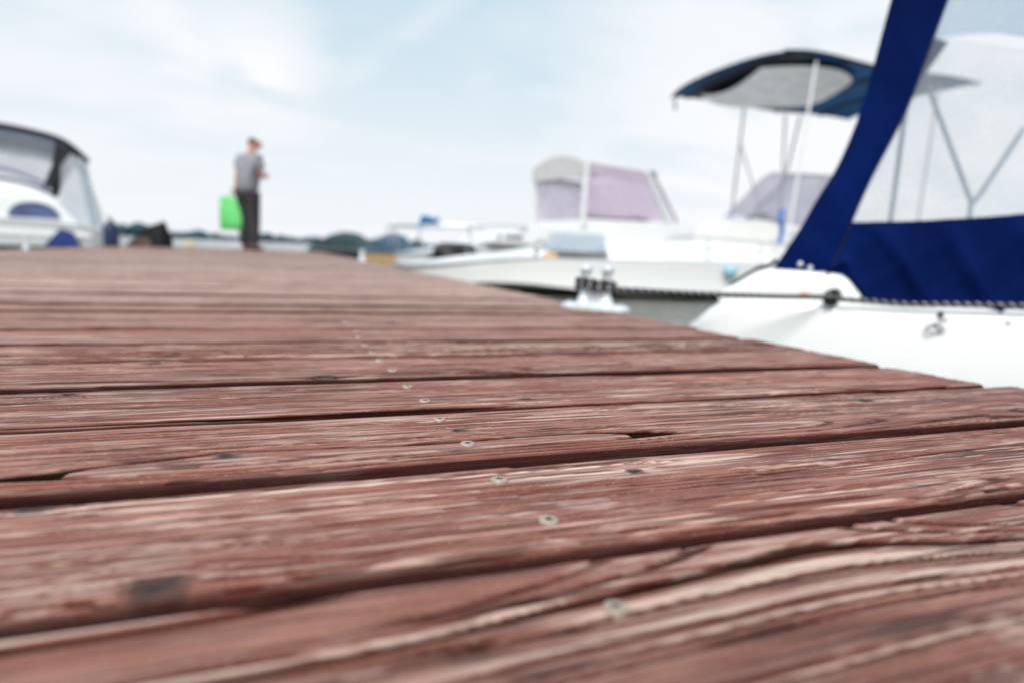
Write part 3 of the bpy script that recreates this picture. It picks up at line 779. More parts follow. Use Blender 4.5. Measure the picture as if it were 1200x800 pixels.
rail(cb, [(-.05, 1.25, .20), (-.10, 1.25, .44), (-.02, 1.0, .49), (.4, .55, .51), (1.0, .22, .53), (1.96, .1, .56)], .016, posts=[((.30, .62, .51), (.32, .66, .1)), ((1.0, .22, .53), (1.1, .28, .2)), ((-.02, 1.05, .48), (.05, 1.15, .08))], name='bow_rail')
rail(cb, [(-.05, 1.25, .20), (-.10, 1.25, .44), (-.02, 1.5, .49), (.4, 1.95, .51), (1.0, 2.28, .53), (1.96, 2.4, .56)], .016, name='bow_rail')
INK = mat('dark_blue_lettering', (.05, .06, .14), .5)
x = 1.50
for i, (w_, g_) in enumerate([(.05, .10), (.04, .02), (.05, .02), (.05, .02), (.045, .02), (.05, .02), (.05, .02), (.04, .02)]):
    pass
def strokes(bm, ch, x, y, z, h):
    segs = {'P': [(0, 0, 0, 1), (0, 1, .6, 1), (.6, 1, .6, .5), (.6, .5, 0, .5)], 'L': [(0, 0, 0, 1), (0, 0, .6, 0)], '7': [(0, 1, .6, 1), (.6, 1, .2, 0)], '1': [(.3, 0, .3, 1)], '4': [(.5, 0, .5, 1), (.5, 1, 0, .4), (0, .4, .7, .4)], '0': [(0, 0, 0, 1), (0, 1, .6, 1), (.6, 1, .6, 0), (.6, 0, 0, 0)]}[ch]
    for a, b, c, d in segs: tube(bm, [(x + a * h, y, z + b * h), (x + c * h, y, z + d * h)], h * .11, 6)
# registration marks too soft to read in the photograph: a row of dark stripes
for x, w_, h_ in [(1.50, .045, .07), (1.64, .06, .05), (1.715, .055, .06), (1.79, .06, .055), (1.87, .07, .06)]:
    bm = bmesh.new(); box(bm, (x, .142, .38), (w_, .012, h_)); build('registration_mark', bm, INK, cb, False)
bm = bmesh.new(); sheet(bm, [[(lerp(.30, .60, i / 8), .50 + .02 * math.sin(i) , .62 + .035 * math.sin(i * .6) ), (lerp(.30, .60, i / 8), .54, .645 + .03 * math.sin(i * .9)), (lerp(.28, .58, i / 8), .58, .53)] for i in range(9)], .02)
tube(bm, [(.31, .56, .50), (.31, .56, .64)], .008, 6)
o = build('flag', bm, mat('sky_blue_cloth', (.03, .28, .60), .7)); o.location = cb.location; tag(o, 'small sky-blue cloth bundled on top of the bow rail of the lilac-windowed boat', 'cloth')

# ------------------------------------------------------------------ small moored boats seen end-on past the dock's right edge
def small_boat(loc, rz, label, beam, cover, hullm, trim, Lb=3.6, top=.35, kind=0):
    t = thing('moored_boat', label, 'boat', loc, rz, 'small covered boats moored past the right edge')
    # bow away from the camera; stern transom at y=0
    bm = bmesh.new(); rows = []
    for i in range(15):
        s = i / 14; y = Lb * s; hb = beam / 2 * (1 - max(0, (s - .4) / .6) ** 2.2) + .01; zs = -.02 + .12 * s * s + (top - .35) * .3
        rows.append([(-hb, y, zs), (-hb * .92, y, zs - .12), (-hb * .75, y, WATER - .02), (0, y, WATER - .15 + .1 * s), (hb * .75, y, WATER - .02), (hb * .92, y, zs - .12), (hb, y, zs)])
    edges = [(r_[0], r_[-1]) for r_ in rows]
    G = [[bm.verts.new(p) for p in r_] for r_ in rows]
    for i in range(14):
        for j in range(6): bm.faces.new((G[i][j], G[i][j + 1], G[i + 1][j + 1], G[i + 1][j]))
    bm.faces.new(G[0][::-1]); bm.faces.new(G[-1])
    build('hull', bm, hullm, t)
    bm = bmesh.new()
    for sd in (0, 1): tube(bm, [e[sd] for e in edges], .035, 8)
    tube(bm, [edges[0][0], edges[0][1]], .03, 8); build('rub_rail', bm, trim, t)
    bm = bmesh.new(); rows = []
    for i in range(15):
        s = i / 14; y = Lb * s + .02; hb = (abs(edges[i][0][0])) * 1.01
        hh = top * math.sin(math.pi * min(1, .25 + s * .7)) if kind == 0 else top * (.9 - .6 * s)
        rows.append([(hb * (j / 6 - 1), y, edges[i][0][2] + .01 + hh * (1 - abs(j / 6 - 1) ** (2.2 if kind == 0 else 5)) + .015 * math.sin(i * 2 + j)) for j in range(13)])
    sheet(bm, rows)
    if kind == 0: bm.faces.new([bm.verts.new(p) for p in rows[0]])
    build('cover', bm, cover, t)
    if kind: 
        bm = bmesh.new(); tube(bm, spline([(-beam * .49, .0, 0), (-beam * .40, .0, top * .82), (0, .0, top * .92), (beam * .40, .0, top * .82), (beam * .49, .0, 0)], 5), .045, 8); build('hoop', bm, BLACK, t)
        bm = bmesh.new(); box(bm, (0, .35, .06), (beam * .6, .3, .12)); build('thwart', bm, mat('tan_wood', (.36, .24, .12), .6), t, bevel=.01)
    return t
TEAL = mat('teal_green_tarp', (.022, .055, .062), .7, var=.4, scale=3, bump=.4, bscale=6)
SLATE = mat('slate_blue_tarp', (.05, .11, .18), .6, var=.5, scale=4, bump=.4, bscale=6)
DK = mat('black_hull_paint', (.010, .013, .022), .4)
TAN = mat('varnished_tan_wood', (.42, .27, .12), .45, var=.25, scale=5, stretch=(4, 1, 8))
small_boat((1.66, 17.5, 0), R(-16), 'low dark-hulled boat under a teal green tarpaulin, leftmost of the small moored boats', 1.5, TEAL, DK, DK, top=.46)
small_boat((2.52, 15.05, 0), R(-16), 'tan wooden boat under slate blue cover, right of the teal covered boat', 1.1, SLATE, TAN, DK, top=.44)
small_boat((2.42, 8.9, .0), R(-8), 'small boat with black hoop edge and tan wood inside, just above the white bow tip', .56, BLACK, mat('pale_dinghy_hull', (.55, .55, .52), .4), BLACK, Lb=1.5, top=.20, kind=1)
bm = bmesh.new(); plate(bm, [(-.6, -.25), (-.55, -.10), (.6, -.20), (.62, -.32)], .25)
o = build('plank_raft', bm, TAN, None, bevel=.01); o.location = (2.30, 12.2, .04); o.rotation_euler = (0, 0, R(-16)); tag(o, 'tan plank float leaning low on the water beside the wooden boat', 'raft')

# ------------------------------------------------------------------ LEFT CABIN CRUISER (local x points away from dock, local y toward the camera)
lb = thing('cabin_cruiser', 'white cabin cruiser with black-framed windscreen moored on the left side of the dock', 'boat', (-1.9885, 9.9257, 0), math.pi + R(13))
bm = bmesh.new(); rows = []
for x, ins, zs in [(0, .10, .10), (.06, .04, .16), (.2, .01, .24), (.5, 0, .28), (1.2, 0, .30), (2.4, 0, .33), (3.6, .12, .38), (4.6, .45, .44), (5.3, .85, .50), (5.6, 1.15, .53)]:
    sec = [(0, zs), (.015, zs - .03), (.04, zs - .25), (.10, WATER), (.5, WATER - .25)]
    rows.append([(x, -(ins + y), z) for y, z in sec] + [(x, -(2.4 - ins - y), z) for y, z in sec[::-1]])
G = [[bm.verts.new(p) for p in r_] for r_ in rows]
for i in range(len(G) - 1):
    for j in range(len(G[0]) - 1): bm.faces.new((G[i][j], G[i][j + 1], G[i + 1][j + 1], G[i + 1][j]))
    bm.faces.new((G[i][-1], G[i][0], G[i + 1][0], G[i + 1][-1]))
bm.faces.new(G[0]); bm.faces.new(G[-1][::-1]); build('hull', bm, GEL, lb, angle=50)
bm = bmesh.new(); rows = []
prof = [(.16, .12), (.24, .25), (.34, .38), (.46, .53), (.60, .64), (.85, .71), (1.12, .75), (1.7, .80), (2.4, .80), (3.2, .68), (4.0, .52), (4.7, .44)]
for x, z in prof:
    ins = .02 + .5 * sst(x, 2.5, 4.7)
    q = [(-ins, .10), (-ins - .02, z * .7 + .02), (-ins - .05, z - .06), (-ins - .12, z - .01), (-ins - .25, z)]
    rows.append([(x, y, zz) for y, zz in q] + [(x, -2.4 - y, zz) for y, zz in q[::-1]])
sheet(bm, rows); build('superstructure', bm, GEL, lb, angle=60)
n = 24
BLUEG = mat('blue_tinted_glass', (.08, .13, .30), .08, var=.5, scale=3, coat=.5)
bm = bmesh.new(); out = [(.76 + .26 * math.cos(math.pi * i / 12), .315 + .20 * math.sin(math.pi * i / 12) ** .8) for i in range(13)]
plate(bm, [(x, z) for x, z in out] + [(.6, .305), (.9, .315)][::-1][:0], .012, at=-.032); build('hull_window', bm, BLUEG, lb)
bm = bmesh.new(); plate(bm, [(.36, .16), (.50, .20), (.66, .0), (.70, -.16), (.26, -.16)], .012, at=.002); build('hull_stripe', bm, mat('navy_paint', (.02, .05, .22), .35), lb)
bm = bmesh.new(); plate(bm, [(-.05, -.02), (1.6, -.03), (5.0, .0), (5.0, -.05), (1.6, -.09), (-.05, -.09)], .012, at=.015); build('rub_rail', bm, BLACK, lb)  # black strip standing in for the shadow gap under the boat
BLK = mat('black_frame', (.012, .012, .014), .4)
for yy in (-.10, -2.30):
    bm = bmesh.new(); tube(bm, spline([(.17, yy, 1.05), (.25, yy, 1.15), (.43, yy, 1.29), (.70, yy, 1.36), (1.09, yy, 1.40), (1.7, yy, 1.42), (2.3, yy, 1.36)], 5), .035, 10); build('arch', bm, BLK, lb)
    bm = bmesh.new(); sheet(bm, [[(.33, yy, 1.16), (.50, yy, 1.28)], [(.46, yy, .92), (.56, yy, .96)], [(.56, yy, .68), (.66, yy, .70)]], .02); build('arch_support', bm, BLK, lb)
    bm = bmesh.new(); tube(bm, spline([(.57, yy, .70), (.80, yy, .82), (1.12, yy, .90), (1.7, yy, .93), (2.35, yy, .86)], 5), .022, 8); build('windscreen_rim', bm, mat('violet_grey_trim', (.22, .20, .36), .4), lb)
    lo = spline([(.57, yy, .70), (.80, yy, .82), (1.12, yy, .90), (1.7, yy, .93), (2.35, yy, .86)], 5); hi = spline([(.40, yy, 1.26), (.6, yy, 1.33), (1.09, yy, 1.39), (1.7, yy, 1.41), (2.3, yy, 1.35)], 5)
    bm = bmesh.new(); sheet(bm, [lo, hi]); build('windscreen', bm, film('clear_glass', (.86, .88, .92), .35, .05), lb)
    bm = bmesh.new(); sheet(bm, [[h_ - Vector((0, 0, .12)) + Vector((0, .006, 0)) for h_ in hi], [h_ + Vector((0, .006, -.02)) for h_ in hi]]); build('sun_band', bm, film('grey_blue_film', (.36, .42, .52), .7, .2), lb)
bm = bmesh.new(); sheet(bm, [[(lerp(.17, .02, t) + .02 * math.sin(6 * t), lerp(-.1, -2.3, j / 10), lerp(1.06, .2, t)) for j in range(11)] for t in [i / 8 for i in range(9)]]); build('aft_curtain', bm, film('milky_vinyl', (.80, .84, .88), .7, .25, 2.), lb)
bm = bmesh.new(); sheet(bm, [[(lerp(.19, .04, t), -.08, lerp(1.06, .15, t)), (lerp(.36, .24, t), -.075, lerp(1.14, .2, t)), (lerp(.46, .5, t), -.08, lerp(.98, .4, t))] for t in [i / 8 for i in range(9)]]); build('side_curtain', bm, film('milky_vinyl', (.80, .84, .88), .7, .25, 2.), lb)
bm = bmesh.new(); sheet(bm, [[(lerp(.20, .08, t), -.06, lerp(1.04, .25, t)), (lerp(.30, .17, t), -.06, lerp(1.08, .25, t))] for t in (0, .5, 1)]); build('curtain_pane', bm, film('grey_blue_film2', (.55, .63, .68), .6, .2), lb)
bm = bmesh.new(); sheet(bm, [[(r_, lerp(-.1, -2.3, j / 8), z + .05 * math.sin(math.pi * j / 8)) for j in range(9)] for r_, z in ((.25, 1.16), (.43, 1.30), (.7, 1.37), (1.09, 1.41), (1.7, 1.43), (2.3, 1.37))], .01); build('roof', bm, mat('slate_canvas', (.10, .12, .16), .8), lb)
bm = bmesh.new(); lathe(bm, [(.02, -.20), (.075, -.17), (.09, -.10), (.09, .10), (.075, .15), (.03, .19), (.02, .22)], (0, 0, 0), 16); tube(bm, [(0, 0, .2), (-.03, .02, .26)], .01, 6)
o = build('fender', bm, mat('dark_navy_fender', (.010, .022, .07), .45)); o.location = (-1.90, 9.72, .13); tag(o, 'dark navy fender hanging at the stern of the left cabin cruiser', 'fender')

# ------------------------------------------------------------------ black bag on the dock, buoy
bag = thing('duffel_bag', 'slumped black bag with brown side standing on the dock near its left edge', 'bag', (-1.60, 10.75, 0), R(-20)); bag.scale = (.88, .88, .84)
def lump(bm, prof, yw, n=14, seed=1):
    rnd = random.Random(seed); rows = []
    for x, zt in prof:
        row = []
        for j in range(n + 1):
            a = math.pi * j / n
            row.append((x + .012 * rnd.uniform(-1, 1), -yw * math.cos(a) * (1 + .06 * rnd.uniform(-1, 1)), max(0.002, zt * math.sin(a) ** .7 * (1 + .04 * rnd.uniform(-1, 1)))))
        rows.append(row)
    G = [[bm.verts.new(p) for p in r_] for r_ in rows]
    for i in range(len(G) - 1):
        for j in range(n): bm.faces.new((G[i][j], G[i][j + 1], G[i + 1][j + 1], G[i + 1][j]))
        bm.faces.new((G[i][-1], G[i][0], G[i + 1][0], G[i + 1][-1]))
    bm.faces.new(G[0]); bm.faces.new(G[-1][::-1])
bm = bmesh.new(); lump(bm, [(-.24, .10), (-.20, .20), (-.12, .27), (-.02, .32), (.08, .37), (.16, .42), (.20, .44), (.24, .37), (.265, .22), (.26, .10)], .17); build('body', bm, mat('black_bag_cloth', (.004, .004, .005), .85, var=.4), bag)
bm = bmesh.new(); lump(bm, [(-.27, .05), (-.25, .12), (-.17, .18), (-.05, .20), (.06, .17), (.11, .08)], .20, seed=3); o = build('front_pocket', bm, mat('brown_leather', (.09, .065, .05), .7), bag); o.location = (0, -.02, 0)
bm = bmesh.new(); tube(bm, spline([(-.1, -.1, .26), (-.02, -.15, .30), (.1, -.14, .36), (.16, -.05, .40)], 5), .012, 8); build('handle', bm, BLACK, bag)
buoy = thing('mooring_buoy', 'small yellow buoy floating beyond the end of the dock', 'buoy', (-5.17, 50.0, WATER), 0)
bm = bmesh.new(); lathe(bm, [(.05, -.12), (.16, -.06), (.21, .05), (.19, .15), (.10, .24), (.05, .28)], seg=20); build('float', bm, mat('yellow_plastic', (.75, .52, .08), .45), buoy)
bm = bmesh.new(); lathe(bm, [(.02, .27), (.02, .40), (.03, .42), (.01, .44)], seg=10); build('mast', bm, mat('yellow_plastic', (.75, .52, .08), .45), buoy)

# ------------------------------------------------------------------ the man (local x = camera right, local y = away)
man = thing('person', 'man in grey shirt and dark trousers standing at the far dock end, back turned', 'person', (-.3038, 11.15, 0), -YAW)
def skin(name, V, E_, m, parent, root=0, sub=2):
    me = bpy.data.meshes.new(name); me.from_pydata([v[:3] for v in V], E_, []); o = bpy.data.objects.new(name, me); col.objects.link(o)
    md = o.modifiers.new('s', 'SKIN'); md.use_smooth_shade = True
    sv = me.skin_vertices[0].data
    for i, v in enumerate(V):
        r_ = v[3]; sv[i].radius = (r_, v[4] if len(v) > 4 else r_); sv[i].use_root = (i == root)
    o.modifiers.new('u', 'SUBSURF').levels = sub; o.modifiers['u'].render_levels = sub
    dg = bpy.context.evaluated_depsgraph_get(); m2 = bpy.data.meshes.new_from_object(o.evaluated_get(dg)); m2.name = name
    bpy.data.objects.remove(o); m2.materials.clear(); m2.materials.append(m); m2.shade_smooth()
    return link(name, m2, parent)
SK = mat('skin', (.48, .24, .17), .55, var=.08)
PEL = (0, 0, .94)
V = [(0, 0, .94, .10, .08), (.01, 0, 1.14, .11, .09), (.02, 0, 1.34, .145, .105), (.035, .01, 1.47, .062), (.05, .02, 1.545, .055), (.065, .04, 1.595, .078, .085), (.085, .065, 1.65, .083, .092), (.095, .075, 1.705, .05),
     (-.14, .09, 1.41, .055), (-.19, .11, 1.14, .042), (-.205, .09, .92, .030),           # 8-10 left arm
     (.17, -.08, 1.41, .055), (.205, -.05, 1.13, .042), (.20, .14, 1.16, .032),            # 11-13 right arm, bent forward
     (-.07, .04, .82, .07), (-.075, .06, .48, .050), (-.075, .03, .09, .040), (-.02, .16, .035, .034),   # 14-17 left leg
     (.07, -.04, .82, .07), (.085, -.02, .48, .050), (.095, -.06, .09, .040), (.16, .05, .035, .034)]
Ed = [(0, 1), (1, 2), (2, 3), (3, 4), (4, 5), (5, 6), (6, 7), (2, 8), (8, 9), (9, 10), (2, 11), (11, 12), (12, 13), (0, 14), (14, 15), (15, 16), (16, 17), (0, 18), (18, 19), (19, 20), (20, 21)]
def hand(V, Ed, wi, d, side, curl):
    w = Vector(V[wi][:3]); d = Vector(d).normalized(); s = Vector(side).normalized(); c = Vector(curl).normalized()
    p = len(V); V.append((*(w + d * .05), .026, .018)); Ed.append((wi, p))
    for i, (off, ln) in enumerate(((-.028, .062), (-.009, .070), (.010, .066), (.027, .052))):
        a = w + d * .082 + s * off; b = a + d * ln * .45 + c * .010; e_ = b + d * ln * .2 + c * ln * .42
        k = len(V); V += [(*a, .0095), (*b, .0085), (*e_, .0072)]; Ed += [(p, k), (k, k + 1), (k + 1, k + 2)]
    a = w + d * .035 - s * .034; b = a + d * .030 - s * .016 + c * .012
    k = len(V); V += [(*a, .011), (*b, .009)]; Ed += [(p, k), (k, k + 1)]
hand(V, Ed, 10, (-.03, 0, -1), (.3, 1, 0), (1, -.2, .1)); hand(V, Ed, 13, (-.15, 1, .25), (0, 0, 1), (-1, .1, 0))
k = len(V); V += [(.14, .155, 1.605, .016)]; Ed += [(6, k)]           # nose, facing away to the right
for s in (-1, 1): k = len(V); V += [(.085 - s * .075, .06 + s * .048, 1.635, .018)]; Ed += [(6, k)]
body = skin('body', V, Ed, SK, man)
up = [(0, 0, .82, .185, .15), (.01, 0, 1.10, .175, .15), (.02, 0, 1.34, .185, .145), (.034, .008, 1.455, .085), (-.145, .09, 1.41, .075), (-.175, .105, 1.24, .068), (.175, -.08, 1.41, .075), (.20, -.06, 1.22, .068)]
shirt = skin('shirt', up, [(0, 1), (1, 2), (2, 3), (2, 4), (4, 5), (2, 6), (6, 7)], mat('grey_shirt_cloth', (.25, .26, .285), .85, var=.2, scale=12, bump=.4, bscale=25), body)
TR = mat('dark_trouser_cloth', (.028, .024, .030), .85, var=.3, bump=.3, bscale=25)
tr = [(0, 0, 1.0, .160, .13), (-.07, .04, .84, .118), (-.075, .06, .48, .088), (-.075, .035, .06, .072), (.07, -.04, .84, .118), (.085, -.02, .48, .088), (.095, -.055, .06, .072)]
skin('trousers', tr, [(0, 1), (1, 2), (2, 3), (0, 4), (4, 5), (5, 6)], TR, body)
for a, b in (((-.08, .0, .035), (-.015, .19, .03)), ((.085, -.09, .035), (.165, .085, .03))):
    skin('shoe', [(*a, .042, .036), (*Vector(a).lerp(Vector(b), .5), .045, .034), (*b, .040, .028)], [(0, 1), (1, 2)], mat('black_shoe', (.015, .014, .014), .5), body, 0)
skin('hair', [(.050, .018, 1.59, .068, .076), (.070, .045, 1.66, .090, .097), (.082, .058, 1.705, .066)], [(0, 1), (1, 2)], mat('short_brown_hair', (.06, .04, .03), .8, var=.4, scale=60), body)
gb = thing('shopping_bag', 'bright green bag held low in the left hand of the man', 'bag', (-.3038, 11.15, 0), -YAW)
bm = bmesh.new(); rows = []
GRN = mat('bright_green_plastic', (.12, .56, .15), .6, var=.15, scale=8, bump=.35, bscale=9)
pr = [(.30, .165, .075), (.31, .185, .09), (.45, .19, .10), (.62, .192, .09), (.76, .195, .06), (.815, .195, .035)]
for z, hx, hy in pr:
    ring = []
    for i in range(24):
        a = 2 * math.pi * i / 24; cx, sy = math.cos(a), math.sin(a)
        ring.append((-.245 + hx * math.copysign(abs(cx) ** .35, cx) + .006 * math.sin(i * 2.1 + z * 20), .06 + hy * math.copysign(abs(sy) ** .5, sy) + .006 * math.sin(i * 1.7 + z * 15), z))
    ring.append(ring[0]); rows.append(ring)
sheet(bm, rows); bmesh.ops.remove_doubles(bm, verts=bm.verts[:], dist=.0005)
lo = [v for v in bm.verts if v.co.z < .301]; lo.sort(key=lambda v: math.atan2(v.co.y - .06, v.co.x + .245)); bm.faces.new(lo)
build('body', bm, GRN, gb, angle=70)
for yy in (.03, .09):
    bm = bmesh.new(); tube(bm, spline([(-.31, yy, .80), (-.29, yy, .84), (-.215, .07 + (yy - .06) * .3, .868), (-.19, .07 + (yy - .06) * .3, .866), (-.17, yy, .84), (-.16, yy, .80)], 5), .007, 8); build('handle', bm, GRN, gb)

man.scale = (1.12, 1.12, 1)
gb.location.x -= .02
# ------------------------------------------------------------------ water, land, far trees
bm = bmesh.new(); bmesh.ops.create_grid(bm, x_segments=2, y_segments=2, size=6000); w = build('water', bm, None or mat('tmp', (.1, .1, .1)), None, False)
w.location.z = WATER; tag(w, kind='structure')
m = bpy.data.materials.new('lake_water'); m.use_nodes = True; nt = m.node_tree; N = nt.nodes; L = nt.links; p = N['Principled BSDF']
p.inputs['Base Color'].default_value = (.085, .088, .070, 1); p.inputs['Roughness'].default_value = .09; p.inputs['IOR'].default_value = 1.33
tc = N.new('ShaderNodeTexCoord'); hs = []
for sc, st in ((1.3, (1, 1.6, 1)), (6., (1, 1.5, 1)), (22., (1, 1.2, 1))):
    mp = N.new('ShaderNodeMapping'); mp.inputs['Scale'].default_value = st; mp.inputs['Rotation'].default_value = (0, 0, R(25)); L.new(tc.outputs['Object'], mp.inputs[0])
    nz = N.new('ShaderNodeTexNoise'); nz.inputs['Scale'].default_value = sc; nz.inputs['Detail'].default_value = 3; L.new(mp.outputs[0], nz.inputs['Vector']); hs.append(nz.outputs[0])
prev = None
for hh, st, di in zip(hs, (.8, .7, .5), (.10, .035, .008)):
    b = N.new('ShaderNodeBump'); b.inputs['Strength'].default_value = st; b.inputs['Distance'].default_value = di; L.new(hh, b.inputs['Height'])
    if prev: L.new(prev, b.inputs['Normal'])
    prev = b.outputs[0]
L.new(prev, p.inputs['Normal'])
w.data.materials.clear(); w.data.materials.append(m)

def cdir(px):     # compass direction (world) seen at horizontal photo position px
    a = math.atan2((px - 600), 765.); d = Vector((math.sin(a), math.cos(a)))
    return Vector((math.cos(YAW) * d.x + math.sin(YAW) * d.y, -math.sin(YAW) * d.x + math.cos(YAW) * d.y))
LAND = mat('far_bank', (.06, .10, .11), .9)
bm = bmesh.new(); rows = []
for i in range(90):
    a = lerp(R(-62), R(52), i / 89); ca, sa = math.cos(YAW + a), math.sin(YAW + a)
    rows.append([(sa * rr, ca * rr, z) for rr, z in ((700, WATER - .3), (704, WATER + .8), (760, 3.), (1400, 9.))])
sheet(bm, rows); o = build('far_bank', bm, LAND, None); tag(o, kind='structure')
bm = bmesh.new(); rt = random.Random(11)
for i in range(1500):
    a = rt.uniform(R(-62), R(52)); px = 600 + 765 * math.tan(a)
    H = 15.5 * (.62 + .38 * math.sin(a * 23 + 1.) * math.sin(a * 57)) * (1 if px < 270 else .72) * (1 + .35 * math.exp(-((px - 455) / 22) ** 2))
    if px > 490: H *= .35
    if 268 < px < 300: H *= .8
    rr = rt.uniform(705, 790); hh = H * rt.uniform(.55, 1.0); wdt = rt.uniform(3, 7)
    res = bmesh.ops.create_icosphere(bm, subdivisions=1, radius=1)['verts']
    c0 = Vector((math.sin(YAW + a) * rr, math.cos(YAW + a) * rr, WATER + hh * .5))
    for v in res:
        v.co = Vector((v.co.x * wdt, v.co.y * wdt, v.co.z * hh * .52)) * rt.uniform(.82, 1.15) + c0
o = build('far_woods', bm, mat('hazy_blue_green_foliage', (.032, .075, .098), .95, var=.25, scale=.08), None, False)
tag(o, 'low hazy blue-green line of trees on the far shore', 'woods', kind='stuff')

# ------------------------------------------------------------------ sky, sun
SUN_EL = R(46); SUN_AZ = YAW + R(-165)      # from the left, slightly behind the camera
wd = bpy.data.worlds.new('World'); scene.world = wd; wd.use_nodes = True
nt = wd.node_tree; N = nt.nodes; L = nt.links; bg = N['Background']
sky = N.new('ShaderNodeTexSky'); sky.sky_type = 'NISHITA'; sky.sun_disc = False; sky.sun_elevation = SUN_EL; sky.sun_rotation = SUN_AZ; sky.air_density = 1.; sky.dust_density = 2.; sky.ozone_density = 1.
tc = N.new('ShaderNodeTexCoord'); sx = N.new('ShaderNodeSeparateXYZ'); L.new(tc.outputs['Generated'], sx.inputs[0])
def mth(op, a, b=None, clamp=False):
    n = N.new('ShaderNodeMath'); n.operation = op; n.use_clamp = clamp
    for i, v in ((0, a), (1, b)):
        if v is None: continue
        if isinstance(v, (int, float)): n.inputs[i].default_value = v
        else: L.new(v, n.inputs[i])
    return n.outputs[0]
def mrw(x, a0, a1, b0, b1, smooth=True):
    n = N.new('ShaderNodeMapRange'); n.interpolation_type = 'SMOOTHSTEP' if smooth else 'LINEAR'
    for i, v in enumerate((a0, a1, b0, b1)): n.inputs[i + 1].default_value = v
    L.new(x, n.inputs[0]); return n.outputs[0]
def mixc(f, a, b):
    n = N.new('ShaderNodeMix'); n.data_type = 'RGBA'
    if isinstance(f, float): n.inputs[0].default_value = f
    else: L.new(f, n.inputs[0])
    for i, c in ((6, a), (7, b)):
        if isinstance(c, tuple): n.inputs[i].default_value = (*c, 1)
        else: L.new(c, n.inputs[i])
    return n.outputs[2]
den = mth('ADD', mth('MAXIMUM', sx.outputs[2], 0.), .22)
cb_ = N.new('ShaderNodeCombineXYZ'); L.new(mth('DIVIDE', sx.outputs[0], den), cb_.inputs[0]); L.new(mth('DIVIDE', sx.outputs[1], den), cb_.inputs[1])
mp = N.new('ShaderNodeMapping'); mp.inputs['Location'].default_value = (3.1, 1.7, 0); mp.inputs['Rotation'].default_value = (0, 0, R(-35)); mp.inputs['Scale'].default_value = (1., 1.7, 1); L.new(cb_.outputs[0], mp.inputs[0])
n1 = N.new('ShaderNodeTexNoise'); n1.inputs['Scale'].default_value = 1.5; n1.inputs['Detail'].default_value = 7; n1.inputs['Roughness'].default_value = .55; n1.inputs['Distortion'].default_value = .4; L.new(mp.outputs[0], n1.inputs['Vector'])
skys = N.new('ShaderNodeVectorMath'); skys.operation = 'SCALE'; skys.inputs['Scale'].default_value = .105; L.new(sky.outputs[0], skys.inputs[0])
base_ = mixc(.82, skys.outputs[0], (.69, .86, .955))
haze = mixc(mrw(sx.outputs[2], .0, .36, .92, .0), base_, (.93, .95, .985))
cl1 = mrw(n1.outputs[0], .50, .70, 0, .45)
def blob(px, py, rad, amt):
    # a cloud bank standing at a fixed compass direction and height
    u = px - 600; v = 400 - py; c, s = math.cos(ROLL), math.sin(ROLL); u2 = c * u - s * v; v2 = s * u + c * v
    d = Vector((u2, 765 * math.cos(PITCH) + v2 * math.sin(PITCH), -765 * math.sin(PITCH) + v2 * math.cos(PITCH))); 
    d = Vector((math.cos(YAW) * d.x + math.sin(YAW) * d.y, -math.sin(YAW) * d.x + math.cos(YAW) * d.y, d.z)).normalized()
    n = N.new('ShaderNodeVectorMath'); n.operation = 'DISTANCE'; L.new(tc.outputs['Generated'], n.inputs[0]); n.inputs[1].default_value = d
    dd = mth('ADD', n.outputs['Value'], mth('MULTIPLY', mth('SUBTRACT', n1.outputs[0], .5), -rad * 3.2))
    return mrw(dd, 0, rad, amt, 0)
acc = cl1
for b in ((60, 40, .26, .55), (240, 30, .16, .8), (315, 88, .12, 1.), (60, 190, .25, .25), (700, 110, .20, .5), (820, 60, .35, .8), (1000, 200, .4, .85), (560, 100, .10, .35)):
    acc = mth('MAXIMUM', acc, blob(*b))
hole = blob(540, 60, .30, .8); hole2 = blob(620, 60, .16, .5)
acc = mth('MULTIPLY', acc, mth('SUBTRACT', 1., mth('MULTIPLY', hole, .8)), clamp=True)
def pdir(px, py):
    u = px - 600; v = 400 - py; c, s = math.cos(ROLL), math.sin(ROLL); u2 = c * u - s * v; v2 = s * u + c * v
    d = Vector((u2, 765 * math.cos(PITCH) + v2 * math.sin(PITCH), -765 * math.sin(PITCH) + v2 * math.cos(PITCH)))
    return Vector((math.cos(YAW) * d.x + math.sin(YAW) * d.y, -math.sin(YAW) * d.x + math.cos(YAW) * d.y, d.z)).normalized()
nrm = pdir(540, -10).cross(pdir(370, 120)).normalized()      # an old contrail: a soft band along a great circle
dn = N.new('ShaderNodeVectorMath'); dn.operation = 'DOT_PRODUCT'; L.new(tc.outputs['Generated'], dn.inputs[0]); dn.inputs[1].default_value = nrm
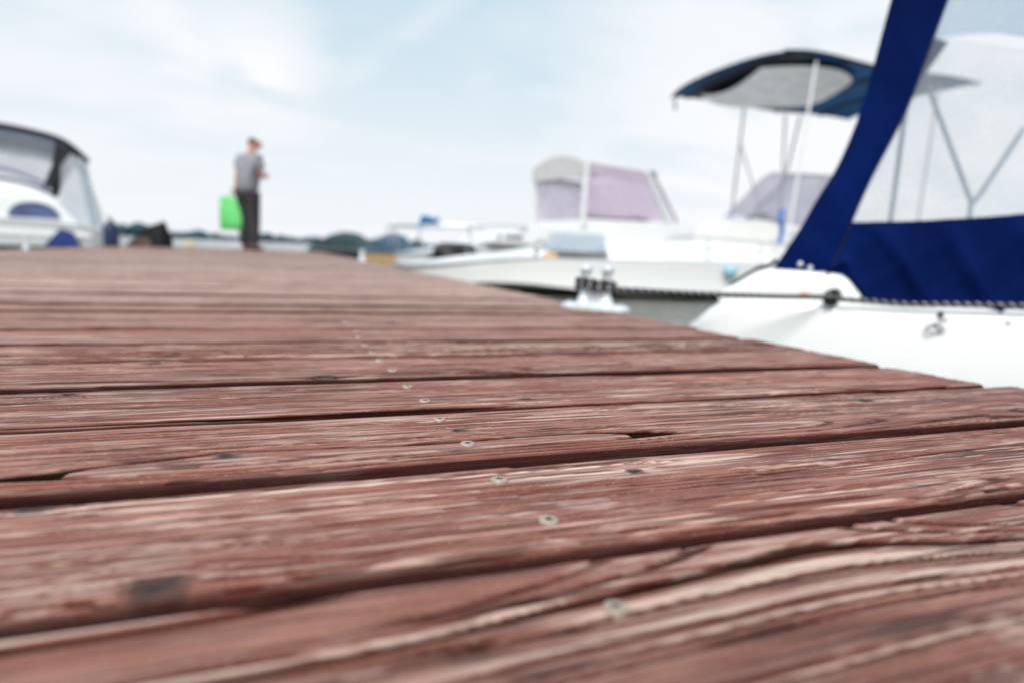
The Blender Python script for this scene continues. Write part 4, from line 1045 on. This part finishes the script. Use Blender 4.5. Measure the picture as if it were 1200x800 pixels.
tr_ = mrw(mth('ABSOLUTE', mth('ADD', dn.outputs['Value'], mth('MULTIPLY', mth('SUBTRACT', n1.outputs[0], .5), .05))), .002, .034, .26, 0)
tr_ = mth('MULTIPLY', tr_, mrw(n1.outputs[0], .40, .55, .3, 1))
final = mixc(mth('MAXIMUM', acc, tr_), haze, (1.0, 1.0, 1.02))
below = mrw(sx.outputs[2], -.02, .0, 1, 0)
final = mixc(below, final, (.42, .46, .47))
L.new(final, bg.inputs[0]); bg.inputs[1].default_value = 1.0
sun = bpy.data.lights.new('sun', 'SUN'); sun.energy = 3.4; sun.angle = R(24); sun.color = (1, .965, .92)
so = link('sun', sun)
dv_ = Vector((math.sin(SUN_AZ) * math.cos(SUN_EL), math.cos(SUN_AZ) * math.cos(SUN_EL), math.sin(SUN_EL)))
so.rotation_euler = (-dv_).to_track_quat('-Z', 'Y').to_euler(); so.location = (0, 0, 50)

# ------------------------------------------------------------------ camera
cam = bpy.data.cameras.new('camera'); cam.sensor_width = 36; cam.lens = 765 / 1200 * 36; cam.clip_start = .01; cam.clip_end = 20000
c, s = math.cos(ROLL), math.sin(ROLL); cp, sp_ = math.cos(PITCH), math.sin(PITCH)
rt_ = Vector((c, s * sp_, s * cp)); upv = Vector((-s, c * sp_, c * cp)); fw = Vector((0, cp, -sp_))
def yw(v): return Vector((math.cos(YAW) * v.x + math.sin(YAW) * v.y, -math.sin(YAW) * v.x + math.cos(YAW) * v.y, v.z))
rt_, upv, fw = yw(rt_), yw(upv), yw(fw)
M = Matrix(((rt_.x, upv.x, -fw.x, 0), (rt_.y, upv.y, -fw.y, 0), (rt_.z, upv.z, -fw.z, CAMH), (0, 0, 0, 1)))
co_ = link('camera', cam); co_.matrix_world = M; scene.camera = co_
cam.dof.use_dof = True; cam.dof.focus_distance = .52; cam.dof.aperture_fstop = 3.2
scene.view_settings.view_transform = 'Standard'; scene.view_settings.look = 'None'; scene.view_settings.exposure = 0
scene.cycles.use_denoising = True
scene.cycles.max_bounces = 10; scene.cycles.transparent_max_bounces = 24
